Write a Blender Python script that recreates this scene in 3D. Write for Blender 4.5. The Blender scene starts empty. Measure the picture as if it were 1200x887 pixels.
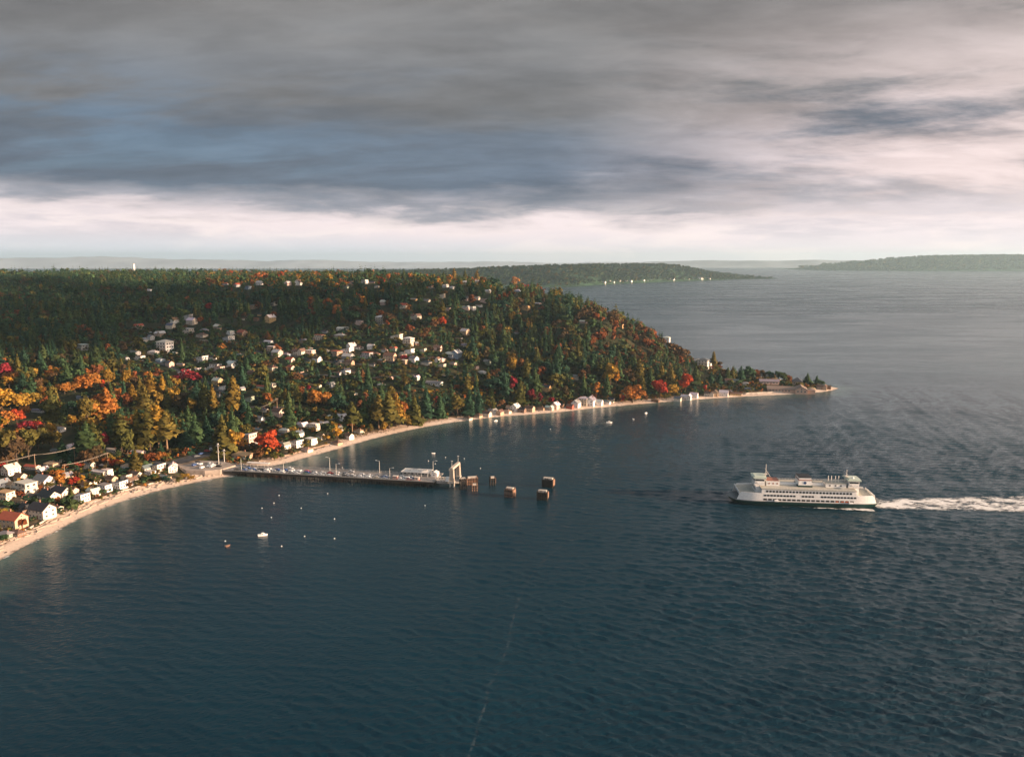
import bpy, math, random
import numpy as np
from mathutils import Vector, Matrix

# ------------------------------------------------------------------ camera, sky, sun, exposure
S = bpy.context.scene
COL = S.collection
R = math.radians
CAM_H = 160.0
W0, H0, F0, EYE = 1200.0, 887.0, 933.3, 303.0
PITCH = math.atan((H0 / 2 - EYE) / F0)
cam_d = bpy.data.cameras.new("camera")
cam_d.sensor_width = 36.0
cam_d.lens = 36.0 * F0 / W0
cam_d.clip_start = 1.0
cam_d.clip_end = 60000.0
cam = bpy.data.objects.new("camera", cam_d)
cam.location = (0, 0, CAM_H)
cam.rotation_euler = (math.pi / 2 - PITCH, 0, 0)
COL.objects.link(cam)
S.camera = cam

SUN_AZ, SUN_EL = R(-13.0), R(10.5)
SUN_DIR = Vector((math.cos(SUN_EL) * math.cos(SUN_AZ), math.cos(SUN_EL) * math.sin(SUN_AZ), math.sin(SUN_EL)))
sun_d = bpy.data.lights.new("sun", "SUN")
sun_d.energy = 5.0
sun_d.angle = R(0.5)
sun_d.color = (1.0, 0.69, 0.47)
sun = bpy.data.objects.new("sun", sun_d)
sun.rotation_euler = SUN_DIR.to_track_quat("Z", "Y").to_euler()
COL.objects.link(sun)

S.view_settings.view_transform = "Standard"
S.view_settings.look = "None"
S.view_settings.exposure = 1.45
S.view_settings.gamma = 1.0
S.view_settings.use_curve_mapping = False
S.cycles.max_bounces = 6
S.cycles.diffuse_bounces = 2
S.cycles.glossy_bounces = 3
S.cycles.transparent_max_bounces = 12
S.cycles.volume_bounces = 0
S.cycles.use_denoising = True
S.cycles.sample_clamp_direct = 5.0


class NT:
    """small helper to write node trees"""
    def __init__(s, tree):
        s.t = tree
        tree.nodes.clear()

    def n(s, typ, **kw):
        nd = s.t.nodes.new(typ)
        for k, v in kw.items():
            setattr(nd, k, v)
        return nd

    def put(s, sock, v):
        if v is None:
            return
        if hasattr(v, "is_output") or isinstance(v, bpy.types.NodeSocket):
            s.t.links.new(v, sock)
        else:
            sock.default_value = v

    def math(s, op, a, b=None, c=None, clamp=False):
        nd = s.n("ShaderNodeMath", operation=op, use_clamp=clamp)
        s.put(nd.inputs[0], a); s.put(nd.inputs[1], b); s.put(nd.inputs[2], c)
        return nd.outputs[0]

    def vmath(s, op, a, b=None):
        nd = s.n("ShaderNodeVectorMath", operation=op)
        s.put(nd.inputs[0], a); s.put(nd.inputs[1], b)
        return nd.outputs[0]

    def maprange(s, v, a, b, c=0.0, d=1.0, smooth=True):
        nd = s.n("ShaderNodeMapRange", interpolation_type="SMOOTHSTEP" if smooth else "LINEAR")
        s.put(nd.inputs[0], v)
        for i, q in enumerate((a, b, c, d)):
            nd.inputs[i + 1].default_value = q
        return nd.outputs[0]

    def mix(s, f, a, b, blend="MIX"):
        nd = s.n("ShaderNodeMix", data_type="RGBA", blend_type=blend)
        s.put(nd.inputs[0], f); s.put(nd.inputs[6], a); s.put(nd.inputs[7], b)
        return nd.outputs[2]

    def noise(s, vec, scale, detail=4.0, rough=0.55, dist=0.0, color=False):
        nd = s.n("ShaderNodeTexNoise")
        s.put(nd.inputs["Vector"], vec)
        nd.inputs["Scale"].default_value = scale
        nd.inputs["Detail"].default_value = detail
        nd.inputs["Roughness"].default_value = rough
        nd.inputs["Distortion"].default_value = dist
        return nd.outputs["Color" if color else "Fac"]

    def ramp(s, f, stops):
        nd = s.n("ShaderNodeValToRGB")
        e = nd.color_ramp.elements
        while len(e) > 1:
            e.remove(e[-1])
        for i, (p, c) in enumerate(stops):
            q = e[0] if i == 0 else e.new(p)
            q.position = p
            q.color = (c[0], c[1], c[2], 1.0) if len(c) == 3 else c
        s.put(nd.inputs[0], f)
        return nd.outputs[0]

    def sep(s, v):
        nd = s.n("ShaderNodeSeparateXYZ"); s.put(nd.inputs[0], v); return nd.outputs

    def comb(s, x, y, z):
        nd = s.n("ShaderNodeCombineXYZ")
        s.put(nd.inputs[0], x); s.put(nd.inputs[1], y); s.put(nd.inputs[2], z)
        return nd.outputs[0]


def c4(c):
    return (c[0], c[1], c[2], 1.0)


def build_world():
    w = bpy.data.worlds.new("World")
    S.world = w
    w.use_nodes = True
    k = NT(w.node_tree)
    d = k.n("ShaderNodeTexCoord").outputs["Generated"]
    x, y, z = k.sep(d)
    zc = k.math("MAXIMUM", z, 0.0)
    den = k.math("ADD", zc, 0.20)
    px = k.math("DIVIDE", x, den)
    py = k.math("DIVIDE", y, den)
    pv = k.comb(k.math("MULTIPLY", px, 0.62), k.math("MULTIPLY", py, 1.28), 3.7)     # the underside of the cloud deck, seen in perspective
    n1 = k.noise(pv, 0.95, 9.0, 0.57, 0.15)
    n2 = k.noise(k.vmath("ADD", pv, (31.0, 7.0, 2.0)), 1.9, 9.0, 0.62, 0.15)
    n5 = k.noise(k.vmath("ADD", pv, (3.0, 17.0, 6.0)), 5.0, 8.0, 0.6, 0.4)
    lowv = k.comb(k.math("MULTIPLY", x, 3.4), k.math("MULTIPLY", y, 1.2), k.math("MULTIPLY", zc, 22.0))
    n3 = k.noise(lowv, 1.3, 9.0, 0.62, 0.2)                    # long layers low in the sky
    n4 = k.noise(k.vmath("ADD", k.comb(k.math("MULTIPLY", x, 8.0), k.math("MULTIPLY", y, 3.0), k.math("MULTIPLY", zc, 34.0)), (5, 5, 5)), 1.25, 8.0, 0.6, 0.5)
    j = k.math("SUBTRACT", n1, 0.5)
    amp = k.maprange(zc, 0.02, 0.3, 0.06, 0.24)
    e = k.math("ADD", zc, k.math("MULTIPLY", j, amp))
    e = k.math("ADD", e, k.math("MULTIPLY", k.math("SUBTRACT", n3, 0.5), 0.075))
    e = k.math("ADD", e, k.math("MULTIPLY", k.math("SUBTRACT", n4, 0.5), 0.030))
    base = k.ramp(e, [(0.0, (.78, .72, .745)), (.03, (.86, .75, .765)), (.044, (.90, .77, .77)), (.055, (.66, .58, .59)), (.064, (.34, .34, .38)),
                      (.088, (.138, .172, .225)), (.14, (.142, .170, .212)), (.19, (.196, .199, .208)), (.25, (.196, .192, .193)),
                      (.33, (.160, .165, .172)), (.42, (.100, .132, .165)), (.7, (.085, .130, .18)), (1.0, (.24, .30, .38))])
    sky = k.n("ShaderNodeTexSky", sky_type="NISHITA")
    sky.sun_disc = False
    sky.sun_elevation = SUN_EL
    sky.sun_rotation = math.pi / 2 - SUN_AZ
    clear = k.mix(1.0, sky.outputs[0], (0.10, 0.10, 0.10, 1), "MULTIPLY")
    # blue breaks on the left
    lf = k.maprange(x, 0.15, -0.45)
    band = k.math("MULTIPLY", k.maprange(zc, 0.065, 0.11), k.maprange(zc, 0.25, 0.13))
    brk = k.math("MULTIPLY", k.math("MULTIPLY", lf, band), k.maprange(n2, 0.40, 0.60))
    col = k.mix(k.math("MULTIPLY", brk, 0.85), base, k.mix(0.85, clear, (.095, .145, .225, 1)))
    # lit, rosy cloud on the sun's side
    rf = k.maprange(x, 0.02, 0.50)
    rband = k.math("MULTIPLY", k.maprange(zc, 0.035, 0.07), k.maprange(zc, 0.34, 0.10))
    rr = k.math("MULTIPLY", k.math("MULTIPLY", rf, rband), k.maprange(k.math("ADD", k.math("MULTIPLY", n3, .6), k.math("MULTIPLY", n2, .4)), 0.32, 0.54))
    col = k.mix(k.math("MULTIPLY", rr, 0.9), col, (.80, .655, .63, 1))
    # light and dark mottling
    mot = k.math("MULTIPLY", k.maprange(n2, 0.30, 0.70, 0.80, 1.20), k.maprange(n5, 0.28, 0.72, 0.90, 1.10))
    mstr = k.maprange(zc, 0.03, 0.11)
    col = k.mix(mstr, col, k.mix(1.0, col, k.comb(mot, mot, mot), "MULTIPLY"))
    low = k.math("MULTIPLY", k.maprange(n4, 0.48, 0.66, 0.0, 0.55), k.maprange(zc, 0.085, 0.03))
    col = k.mix(low, col, (1.0, .86, .82, 1))
    shd = k.math("MULTIPLY", k.maprange(n3, 0.50, 0.36, 0.0, 0.42), k.math("MULTIPLY", k.maprange(zc, 0.008, 0.035), k.maprange(zc, 0.09, 0.05)))
    col = k.mix(shd, col, (.46, .44, .49, 1))
    # clear pale-blue sliver close to the horizon on the left
    hb = k.math("MULTIPLY", k.maprange(zc, 0.035, 0.0), k.maprange(x, 0.25, -0.35))
    col = k.mix(k.math("MULTIPLY", hb, 0.75), col, (.62, .69, .76, 1))
    # the deck is thinner and brighter behind the viewer
    bk = k.math("MULTIPLY", k.maprange(y, 0.15, -0.5), k.maprange(zc, 0.0, 0.25))
    col = k.mix(k.math("MULTIPLY", bk, 0.6), col, (.52, .57, .66, 1))
    # brighter, warmer cloud round the low sun, out to the right
    dt = k.n("ShaderNodeVectorMath", operation="DOT_PRODUCT")
    k.put(dt.inputs[0], d); dt.inputs[1].default_value = tuple(SUN_DIR)
    glow = k.math("MULTIPLY", k.maprange(dt.outputs["Value"], 0.30, 0.97), k.maprange(n2, .25, .6, .55, 1.0))
    col = k.mix(k.math("MULTIPLY", glow, 0.9), col, (1.75, 1.42, 1.18, 1))
    bg = k.n("ShaderNodeBackground")
    k.put(bg.inputs[0], col)
    bg.inputs[1].default_value = 0.42
    out = k.n("ShaderNodeOutputWorld")
    k.t.links.new(bg.outputs[0], out.inputs[0])
    # the clear sky behind the cloud stays a faint share of the whole
    return w


build_world()

# ------------------------------------------------------------------ helpers
rng = random.Random(11)
nrng = np.random.default_rng(11)
CP, SP = math.cos(PITCH), math.sin(PITCH)


def ray(px, py):
    xc, yc = (px - W0 / 2) / F0, (H0 / 2 - py) / F0
    return xc, CP + yc * SP, -SP + yc * CP


def on_plane(px, py, z=0.0):
    a, b, c = ray(px, py)
    t = (z - CAM_H) / c
    return a * t, b * t


def project(x, y, z):
    dz = z - CAM_H
    depth = y * CP - dz * SP
    up = y * SP + dz * CP
    return W0 / 2 + F0 * x / depth, H0 / 2 - F0 * up / depth, depth


MATS = {}


def mat(name, color=None, rough=0.75, metal=0.0, var=0.18, scale=0.8, objcol=False, bump=0.0, spec=0.3):
    if name in MATS:
        return MATS[name]
    m = bpy.data.materials.new(name)
    m.use_nodes = True
    k = NT(m.node_tree)
    b = k.n("ShaderNodeBsdfPrincipled")
    o = k.n("ShaderNodeOutputMaterial")
    k.t.links.new(b.outputs[0], o.inputs[0])
    co = k.n("ShaderNodeTexCoord").outputs["Object"]
    if objcol:
        base = k.n("ShaderNodeObjectInfo").outputs["Color"]
    else:
        base = c4(color)
    f = k.noise(co, scale, 5.0, 0.6)
    v = k.maprange(f, 0.3, 0.7, 1.0 - var, 1.0 + var)
    k.put(b.inputs["Base Color"], k.mix(1.0, base, k.comb(v, v, v), "MULTIPLY"))
    b.inputs["Roughness"].default_value = rough
    b.inputs["Metallic"].default_value = metal
    b.inputs["Specular IOR Level"].default_value = spec
    if bump:
        bp = k.n("ShaderNodeBump")
        bp.inputs["Strength"].default_value = bump
        k.put(bp.inputs["Height"], f)
        k.t.links.new(bp.outputs[0], b.inputs["Normal"])
    MATS[name] = m
    return m


def tag(o, label=None, cat=None, group=None, kind=None):
    if label: o["label"] = label
    if cat: o["category"] = cat
    if group: o["group"] = group
    if kind: o["kind"] = kind
    return o


def empty(name, loc=(0, 0, 0), rz=0.0):
    o = bpy.data.objects.new(name, None)
    o.empty_display_size = 0.5
    o.location = loc
    o.rotation_euler = (0, 0, rz)
    COL.objects.link(o)
    return o


def link(name, me, parent=None):
    o = bpy.data.objects.new(name, me)
    if parent: o.parent = parent
    COL.objects.link(o)
    return o


def copy_tree(src, parent=None, color=None):
    c = src.copy()
    COL.objects.link(c)
    c.parent = parent
    for ch in list(src.children):
        copy_tree(ch, c)
    return c


class MB:
    """collects primitives into one mesh"""
    def __init__(s):
        s.v, s.f, s.m = [], [], []
        s.mi = 0

    def add(s, vs, fs):
        o = len(s.v)
        s.v += [tuple(p) for p in vs]
        s.f += [tuple(i + o for i in f) for f in fs]
        s.m += [s.mi] * len(fs)
        return s

    def box(s, x0, x1, y0, y1, z0, z1, M=None):
        vs = [(x0, y0, z0), (x1, y0, z0), (x1, y1, z0), (x0, y1, z0), (x0, y0, z1), (x1, y0, z1), (x1, y1, z1), (x0, y1, z1)]
        if M: vs = [tuple(M @ Vector(p)) for p in vs]
        return s.add(vs, [(0, 3, 2, 1), (4, 5, 6, 7), (0, 1, 5, 4), (1, 2, 6, 5), (2, 3, 7, 6), (3, 0, 4, 7)])

    def prism(s, poly, z0, z1):
        """poly: ccw xy outline; z0/z1 numbers or per-vertex lists"""
        n = len(poly)
        a = z0 if isinstance(z0, (list, tuple)) else [z0] * n
        b = z1 if isinstance(z1, (list, tuple)) else [z1] * n
        vs = [(p[0], p[1], a[i]) for i, p in enumerate(poly)] + [(p[0], p[1], b[i]) for i, p in enumerate(poly)]
        fs = [tuple(range(n - 1, -1, -1)), tuple(range(n, 2 * n))]
        fs += [(i, (i + 1) % n, n + (i + 1) % n, n + i) for i in range(n)]
        return s.add(vs, fs)

    def loft(s, rings, caps=True):
        n = len(rings[0])
        vs = [p for r in rings for p in r]
        fs = []
        for k in range(len(rings) - 1):
            for i in range(n):
                j = (i + 1) % n
                fs.append((k * n + i, k * n + j, (k + 1) * n + j, (k + 1) * n + i))
        if caps:
            fs.append(tuple(range(n - 1, -1, -1)))
            fs.append(tuple((len(rings) - 1) * n + i for i in range(n)))
        return s.add(vs, fs)

    def tube(s, p, q, r0, r1=None, n=8):
        p, q = Vector(p), Vector(q)
        r1 = r0 if r1 is None else r1
        d = (q - p).normalized()
        u = d.orthogonal().normalized()
        w = d.cross(u)
        rings = []
        for c, r in ((p, r0), (q, r1)):
            rings.append([tuple(c + (u * math.cos(a) + w * math.sin(a)) * r) for a in [2 * math.pi * i / n for i in range(n)]])
        return s.loft(rings)

    def mesh(s, name, mats):
        me = bpy.data.meshes.new(name)
        me.from_pydata(s.v, [], s.f)
        for m in (mats if isinstance(mats, (list, tuple)) else [mats]):
            me.materials.append(m)
        if any(s.m):
            me.polygons.foreach_set("material_index", s.m)
        me.update()
        return me

    def build(s, name, mats, parent=None):
        return link(name, s.mesh(name, mats), parent)


def np_mesh(name, V, Fq, mats, smooth=False):
    """V (n,3), Fq (m,4) or (m,3) arrays to a mesh, fast"""
    me = bpy.data.meshes.new(name)
    V = np.ascontiguousarray(V, dtype=np.float32)
    Fq = np.ascontiguousarray(Fq, dtype=np.int32)
    n = Fq.shape[1]
    me.vertices.add(len(V)); me.vertices.foreach_set("co", V.ravel())
    me.loops.add(Fq.size); me.loops.foreach_set("vertex_index", Fq.ravel())
    me.polygons.add(len(Fq))
    me.polygons.foreach_set("loop_start", np.arange(0, Fq.size, n, dtype=np.int32))
    if smooth:
        me.polygons.foreach_set("use_smooth", np.ones(len(Fq), dtype=bool))
    for m in mats: me.materials.append(m)
    me.update(calc_edges=True)
    return me


ORD = ("first second third fourth fifth sixth seventh eighth ninth tenth eleventh twelfth thirteenth fourteenth fifteenth sixteenth seventeenth "
       "eighteenth nineteenth twentieth").split()
TENS = ["twenty", "thirty", "forty", "fifty", "sixty", "seventy", "eighty", "ninety"]


def ordinal(i):
    i += 1
    if i <= 20: return ORD[i - 1]
    t, u = divmod(i, 10)
    return (TENS[t - 2][:-1] + "ieth") if u == 0 else TENS[t - 2] + "-" + ORD[u - 1]


def number_off(items, phrase="from the left"):
    """items: (object, head, tail, sort key). Equal head+tail get told apart by their order across the view"""
    groups = {}
    for it in items:
        groups.setdefault((it[1], it[2]), []).append(it)
    for (head, tail), lst in groups.items():
        lst.sort(key=lambda q: q[3])
        for i, it in enumerate(lst):
            if len(lst) == 1: it[0]["label"] = f"{head} {tail}"
            elif i == 0: it[0]["label"] = f"{head} {tail}, leftmost of its kind there"
            elif i == len(lst) - 1: it[0]["label"] = f"{head} {tail}, rightmost of its kind there"
            else: it[0]["label"] = f"{head} {tail}, {ordinal(i)} {phrase}"
# ------------------------------------------------------------------ terrain
coast_px = [(-420, 1000), (-220, 820), (-90, 715), (0, 656), (30, 639), (60, 625), (90, 609), (120, 596), (150, 585), (180, 576.5), (212, 569), (245, 562), (285, 555),
            (315, 547), (340, 541.5), (370, 533), (400, 525), (430, 516), (450, 511), (480, 504), (500, 500), (530, 495), (560, 491), (590, 488), (620, 486), (660, 482.5), (700, 478),
            (740, 474.5), (780, 471), (820, 468), (860, 465.5), (900, 463.5), (930, 462), (960, 460), (976, 457.5), (983, 455)]
coast = [on_plane(*p) for p in coast_px]
back_px = [(968, 452), (935, 447), (900, 443), (868, 439)]
coast += [on_plane(*p) for p in back_px]
coast += [(262, 1200), (255, 1330), (245, 1500), (215, 1800), (170, 2200), (110, 2700), (60, 3300), (60, 5200), (-6000, 5200), (-6000, 200), (-1200, 120)]
CO = np.array(coast)


def coast_dist(P):
    """signed distance to the shoreline, positive inland"""
    A = CO; B = np.roll(CO, -1, 0)
    best = np.full(len(P), 1e18)
    ins = np.zeros(len(P), dtype=bool)
    for a, b in zip(A, B):
        ab = b - a
        t = np.clip(((P - a) @ ab) / (ab @ ab), 0, 1)
        q = P - a - t[:, None] * ab
        best = np.minimum(best, (q ** 2).sum(1))
        c = (a[1] > P[:, 1]) != (b[1] > P[:, 1])
        with np.errstate(divide="ignore", invalid="ignore"):
            xi = (b[0] - a[0]) * (P[:, 1] - a[1]) / (b[1] - a[1]) + a[0]
        ins ^= c & (P[:, 0] < xi)
    d = np.sqrt(best)
    return np.where(ins, d, -d)


ctrl = [(0, 600, 6), (0, 560, 9), (0, 520, 16), (0, 480, 24), (0, 440, 36), (0, 400, 52), (0, 365, 75), (0, 336, 100), (0, 323, 112),
        (-200, 640, 6), (-200, 560, 12), (-200, 480, 26), (-200, 400, 54), (-200, 336, 102), (-200, 323, 112),
        (100, 575, 6), (100, 540, 8), (100, 500, 15), (100, 460, 25), (100, 420, 42), (100, 380, 62), (100, 346, 90), (100, 326, 108),
        (200, 545, 6.5), (200, 520, 8), (200, 480, 15), (200, 440, 28), (200, 400, 48), (200, 362, 75), (200, 337, 98), (200, 325, 108),
        (300, 530, 5), (300, 500, 9), (300, 460, 22), (300, 420, 40), (300, 380, 62), (300, 352, 88), (300, 334, 108),
        (400, 510, 6), (400, 480, 11), (400, 450, 25), (400, 420, 40), (400, 385, 62), (400, 353, 92), (400, 334, 110),
        (500, 485, 7), (500, 460, 18), (500, 430, 34), (500, 400, 54), (500, 370, 78), (500, 348, 100), (500, 334, 113),
        (600, 475, 7), (600, 455, 14), (600, 420, 34), (600, 390, 56), (600, 362, 84), (600, 342, 105),
        (650, 468, 8), (650, 440, 24), (650, 400, 50), (650, 374, 74), (650, 356, 89),
        (700, 465, 8), (700, 445, 22), (700, 410, 44), (700, 386, 65), (700, 374, 77),
        (750, 460, 6), (750, 440, 16), (750, 417, 34), (750, 402, 46), (800, 458, 4), (800, 442, 11), (800, 428, 19),
        (850, 456, 3), (850, 448, 5), (900, 456, 3.2), (940, 456, 3)]
cp = []
for px, py, z in ctrl:
    x, y = on_plane(px, py, z)
    cp.append((x, y, z))
cp += [(150, 1450, 60), (130, 1900, 55), (50, 2500, 70), (-300, 2300, 98), (-600, 3000, 95), (-1500, 3200, 100), (-2600, 3200, 105), (-2600, 1600, 100), (-2000, 800, 60), (-900, 450, 22)]
for i, (x, y) in enumerate(coast[2:40]):
    cp.append((x, y, 1.0))
cp += [(262, 1200, 8), (255, 1330, 8), (245, 1500, 8), (215, 1800, 8)]
cp = np.array(cp)


def tps_fit(P):
    n = len(P)
    d = np.linalg.norm(P[:, None, :2] - P[None, :, :2], axis=2) / 500.0
    K = np.where(d > 0, d * d * np.log(d + 1e-12), 0) + np.eye(n) * 0.004
    Q = np.c_[np.ones(n), P[:, :2] / 500.0]
    A = np.block([[K, Q], [Q.T, np.zeros((3, 3))]])
    return np.linalg.solve(A, np.r_[P[:, 2], 0, 0, 0])


TW = tps_fit(cp)


def tps(P):
    out = np.zeros(len(P))
    for i in range(0, len(P), 20000):
        p = P[i:i + 20000]
        d = np.linalg.norm(p[:, None, :] - cp[None, :, :2], axis=2) / 500.0
        K = np.where(d > 0, d * d * np.log(d + 1e-12), 0)
        out[i:i + 20000] = K @ TW[:len(cp)] + TW[len(cp)] + p @ TW[len(cp) + 1:] / 500.0
    return out


gx = np.r_[np.arange(-2600, -900, 40), np.arange(-900, -480, 12), np.arange(-480, 420, 4.0), np.arange(420, 520, 12)]
gy = np.r_[np.arange(180, 380, 10), np.arange(380, 1000, 4.0), np.arange(1000, 1500, 8.0), np.arange(1500, 3300, 30)]
GX, GY = np.meshgrid(gx, gy)
PT = np.c_[GX.ravel(), GY.ravel()]
CD = coast_dist(PT)
HT = tps(PT)


def wob(P, L, seed):
    r = np.random.default_rng(seed)
    o = np.zeros(len(P))
    for _ in range(7):
        a = r.uniform(0, 2 * math.pi); kx, ky = math.cos(a) / L, math.sin(a) / L
        o += np.sin(2 * math.pi * (P[:, 0] * kx + P[:, 1] * ky) * r.uniform(.6, 1.6) + r.uniform(0, 6.28))
    return o / 7 ** .5


cap = 0.10 * np.clip(CD, 0, 14) + 0.10 * np.clip(CD - 14, 0, 30) + 0.45 * np.clip(CD - 44, 0, None)
back = (PT[:, 1] > 1050) & (PT[:, 0] > 0)
cap = np.where(back, 0.7 * np.clip(CD, 0, None), cap)
land = np.minimum(np.clip(HT, 0.12 * np.clip(CD, 0, 18), None), cap)
land += wob(PT, 120, 3) * np.clip((CD - 60) / 120, 0, 1) * 2.0 + wob(PT, 30, 4) * np.clip((CD - 10) / 60, 0, 1) * 0.5
HGT = np.where(CD > 0, np.maximum(land, 0.02), np.maximum(CD * 0.08, -1.2)).reshape(GX.shape)
CDG = CD.reshape(GX.shape)


def bilin(G, x, y):
    x = np.atleast_1d(np.asarray(x, float)); y = np.atleast_1d(np.asarray(y, float))
    i = np.clip(np.searchsorted(gx, x) - 1, 0, len(gx) - 2); j = np.clip(np.searchsorted(gy, y) - 1, 0, len(gy) - 2)
    u = np.clip((x - gx[i]) / (gx[i + 1] - gx[i]), 0, 1); v = np.clip((y - gy[j]) / (gy[j + 1] - gy[j]), 0, 1)
    return (G[j, i] * (1 - u) + G[j, i + 1] * u) * (1 - v) + (G[j + 1, i] * (1 - u) + G[j + 1, i + 1] * u) * v


def Z(x, y):
    return float(bilin(HGT, x, y)[0])


def CDI(x, y):
    return float(bilin(CDG, x, y)[0])


def on_land(px, py):
    """where the view ray through a picture point first meets the terrain"""
    a, b, c = ray(px, py)
    t = np.arange(330, 3200, 1.5)
    h = bilin(HGT, a * t, b * t)
    hit = np.nonzero(CAM_H + c * t <= np.maximum(h, 0))[0]
    k = t[hit[0]] if len(hit) else 2600.0
    return a * k, b * k


def ground_material():
    m = bpy.data.materials.new("ground")
    m.use_nodes = True
    k = NT(m.node_tree)
    b = k.n("ShaderNodeBsdfPrincipled"); o = k.n("ShaderNodeOutputMaterial")
    k.t.links.new(b.outputs[0], o.inputs[0])
    p = k.n("ShaderNodeTexCoord").outputs["Object"]
    n1 = k.noise(p, 0.035, 6.0, 0.6); n2 = k.noise(p, 0.25, 5.0, 0.65); n3 = k.noise(k.vmath("ADD", p, (90, 40, 0)), 0.06, 4.0, 0.5)
    col = k.ramp(n1, [(.3, (.012, .020, .012)), (.5, (.024, .030, .014)), (.62, (.045, .038, .018)), (.78, (.08, .05, .024))])
    col = k.mix(k.maprange(n2, .48, .72), col, (.055, .048, .028, 1))
    col = k.mix(k.math("MULTIPLY", k.maprange(n3, .58, .68), 0.8), col, (.05, .075, .018, 1))
    z = k.sep(p)[2]
    shore = k.maprange(k.math("ADD", z, k.math("MULTIPLY", n2, 1.6)), 3.6, 1.8)
    col = k.mix(k.math("MULTIPLY", shore, 0.8), col, (.26, .175, .105, 1))
    k.put(b.inputs["Base Color"], col)
    b.inputs["Roughness"].default_value = 0.95
    b.inputs["Specular IOR Level"].default_value = 0.1
    bp = k.n("ShaderNodeBump"); bp.inputs["Strength"].default_value = 0.6; bp.inputs["Distance"].default_value = 0.6
    k.put(bp.inputs["Height"], n2); k.t.links.new(bp.outputs[0], b.inputs["Normal"])
    return m


def beach_material():
    m = bpy.data.materials.new("beach_sand")
    m.use_nodes = True
    k = NT(m.node_tree)
    b = k.n("ShaderNodeBsdfPrincipled"); o = k.n("ShaderNodeOutputMaterial")
    k.t.links.new(b.outputs[0], o.inputs[0])
    p = k.n("ShaderNodeTexCoord").outputs["Object"]
    n1 = k.noise(p, 0.22, 6.0, 0.7); n2 = k.noise(p, 1.1, 4.0, 0.7)
    z = k.sep(p)[2]
    zz = k.math("ADD", z, k.math("MULTIPLY", k.math("SUBTRACT", n1, 0.5), 1.0))
    col = k.ramp(k.math("DIVIDE", zz, 3.0), [(0.0, (.20, .155, .125)), (.06, (.60, .48, .38)), (.28, (.62, .49, .385)), (.40, (.36, .27, .21)), (.48, (.58, .44, .33)), (.62, (.42, .31, .22)), (.8, (.30, .20, .12)), (1.0, (.18, .12, .07))])
    col = k.mix(k.maprange(n2, .55, .72, 0, .75), col, (.13, .095, .075, 1))
    col = k.mix(k.maprange(n2, .40, .28, 0, .6), col, (.70, .63, .56, 1))
    k.put(b.inputs["Base Color"], col)
    b.inputs["Roughness"].default_value = 0.9
    b.inputs["Specular IOR Level"].default_value = 0.15
    bp = k.n("ShaderNodeBump"); bp.inputs["Strength"].default_value = 0.7; bp.inputs["Distance"].default_value = 0.5
    k.put(bp.inputs["Height"], n2); k.t.links.new(bp.outputs[0], b.inputs["Normal"])
    return m


nx, ny = len(gx), len(gy)
idx = np.arange(nx * ny).reshape(ny, nx)
quads = np.stack([idx[:-1, :-1], idx[:-1, 1:], idx[1:, 1:], idx[1:, :-1]], -1).reshape(-1, 4)
VT = np.c_[PT, HGT.ravel()]
qc = CD[quads].mean(1)
edge = 15 + wob(PT[quads[:, 0]], 60, 8) * 3
is_beach = (qc < edge) & (qc > -14) & (PT[quads[:, 0], 0] > -700) & (PT[quads[:, 0], 1] < 1060)


def submesh(name, q, m, smooth=True):
    u, inv = np.unique(q.ravel(), return_inverse=True)
    return np_mesh(name, VT[u], inv.reshape(-1, 4), [m], smooth)


land_q = quads[~is_beach & (qc > -60)]
tag(link("ground", submesh("ground", land_q, ground_material())), kind="structure")
tag(link("beach", submesh("beach", quads[is_beach], beach_material())), kind="structure")


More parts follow.
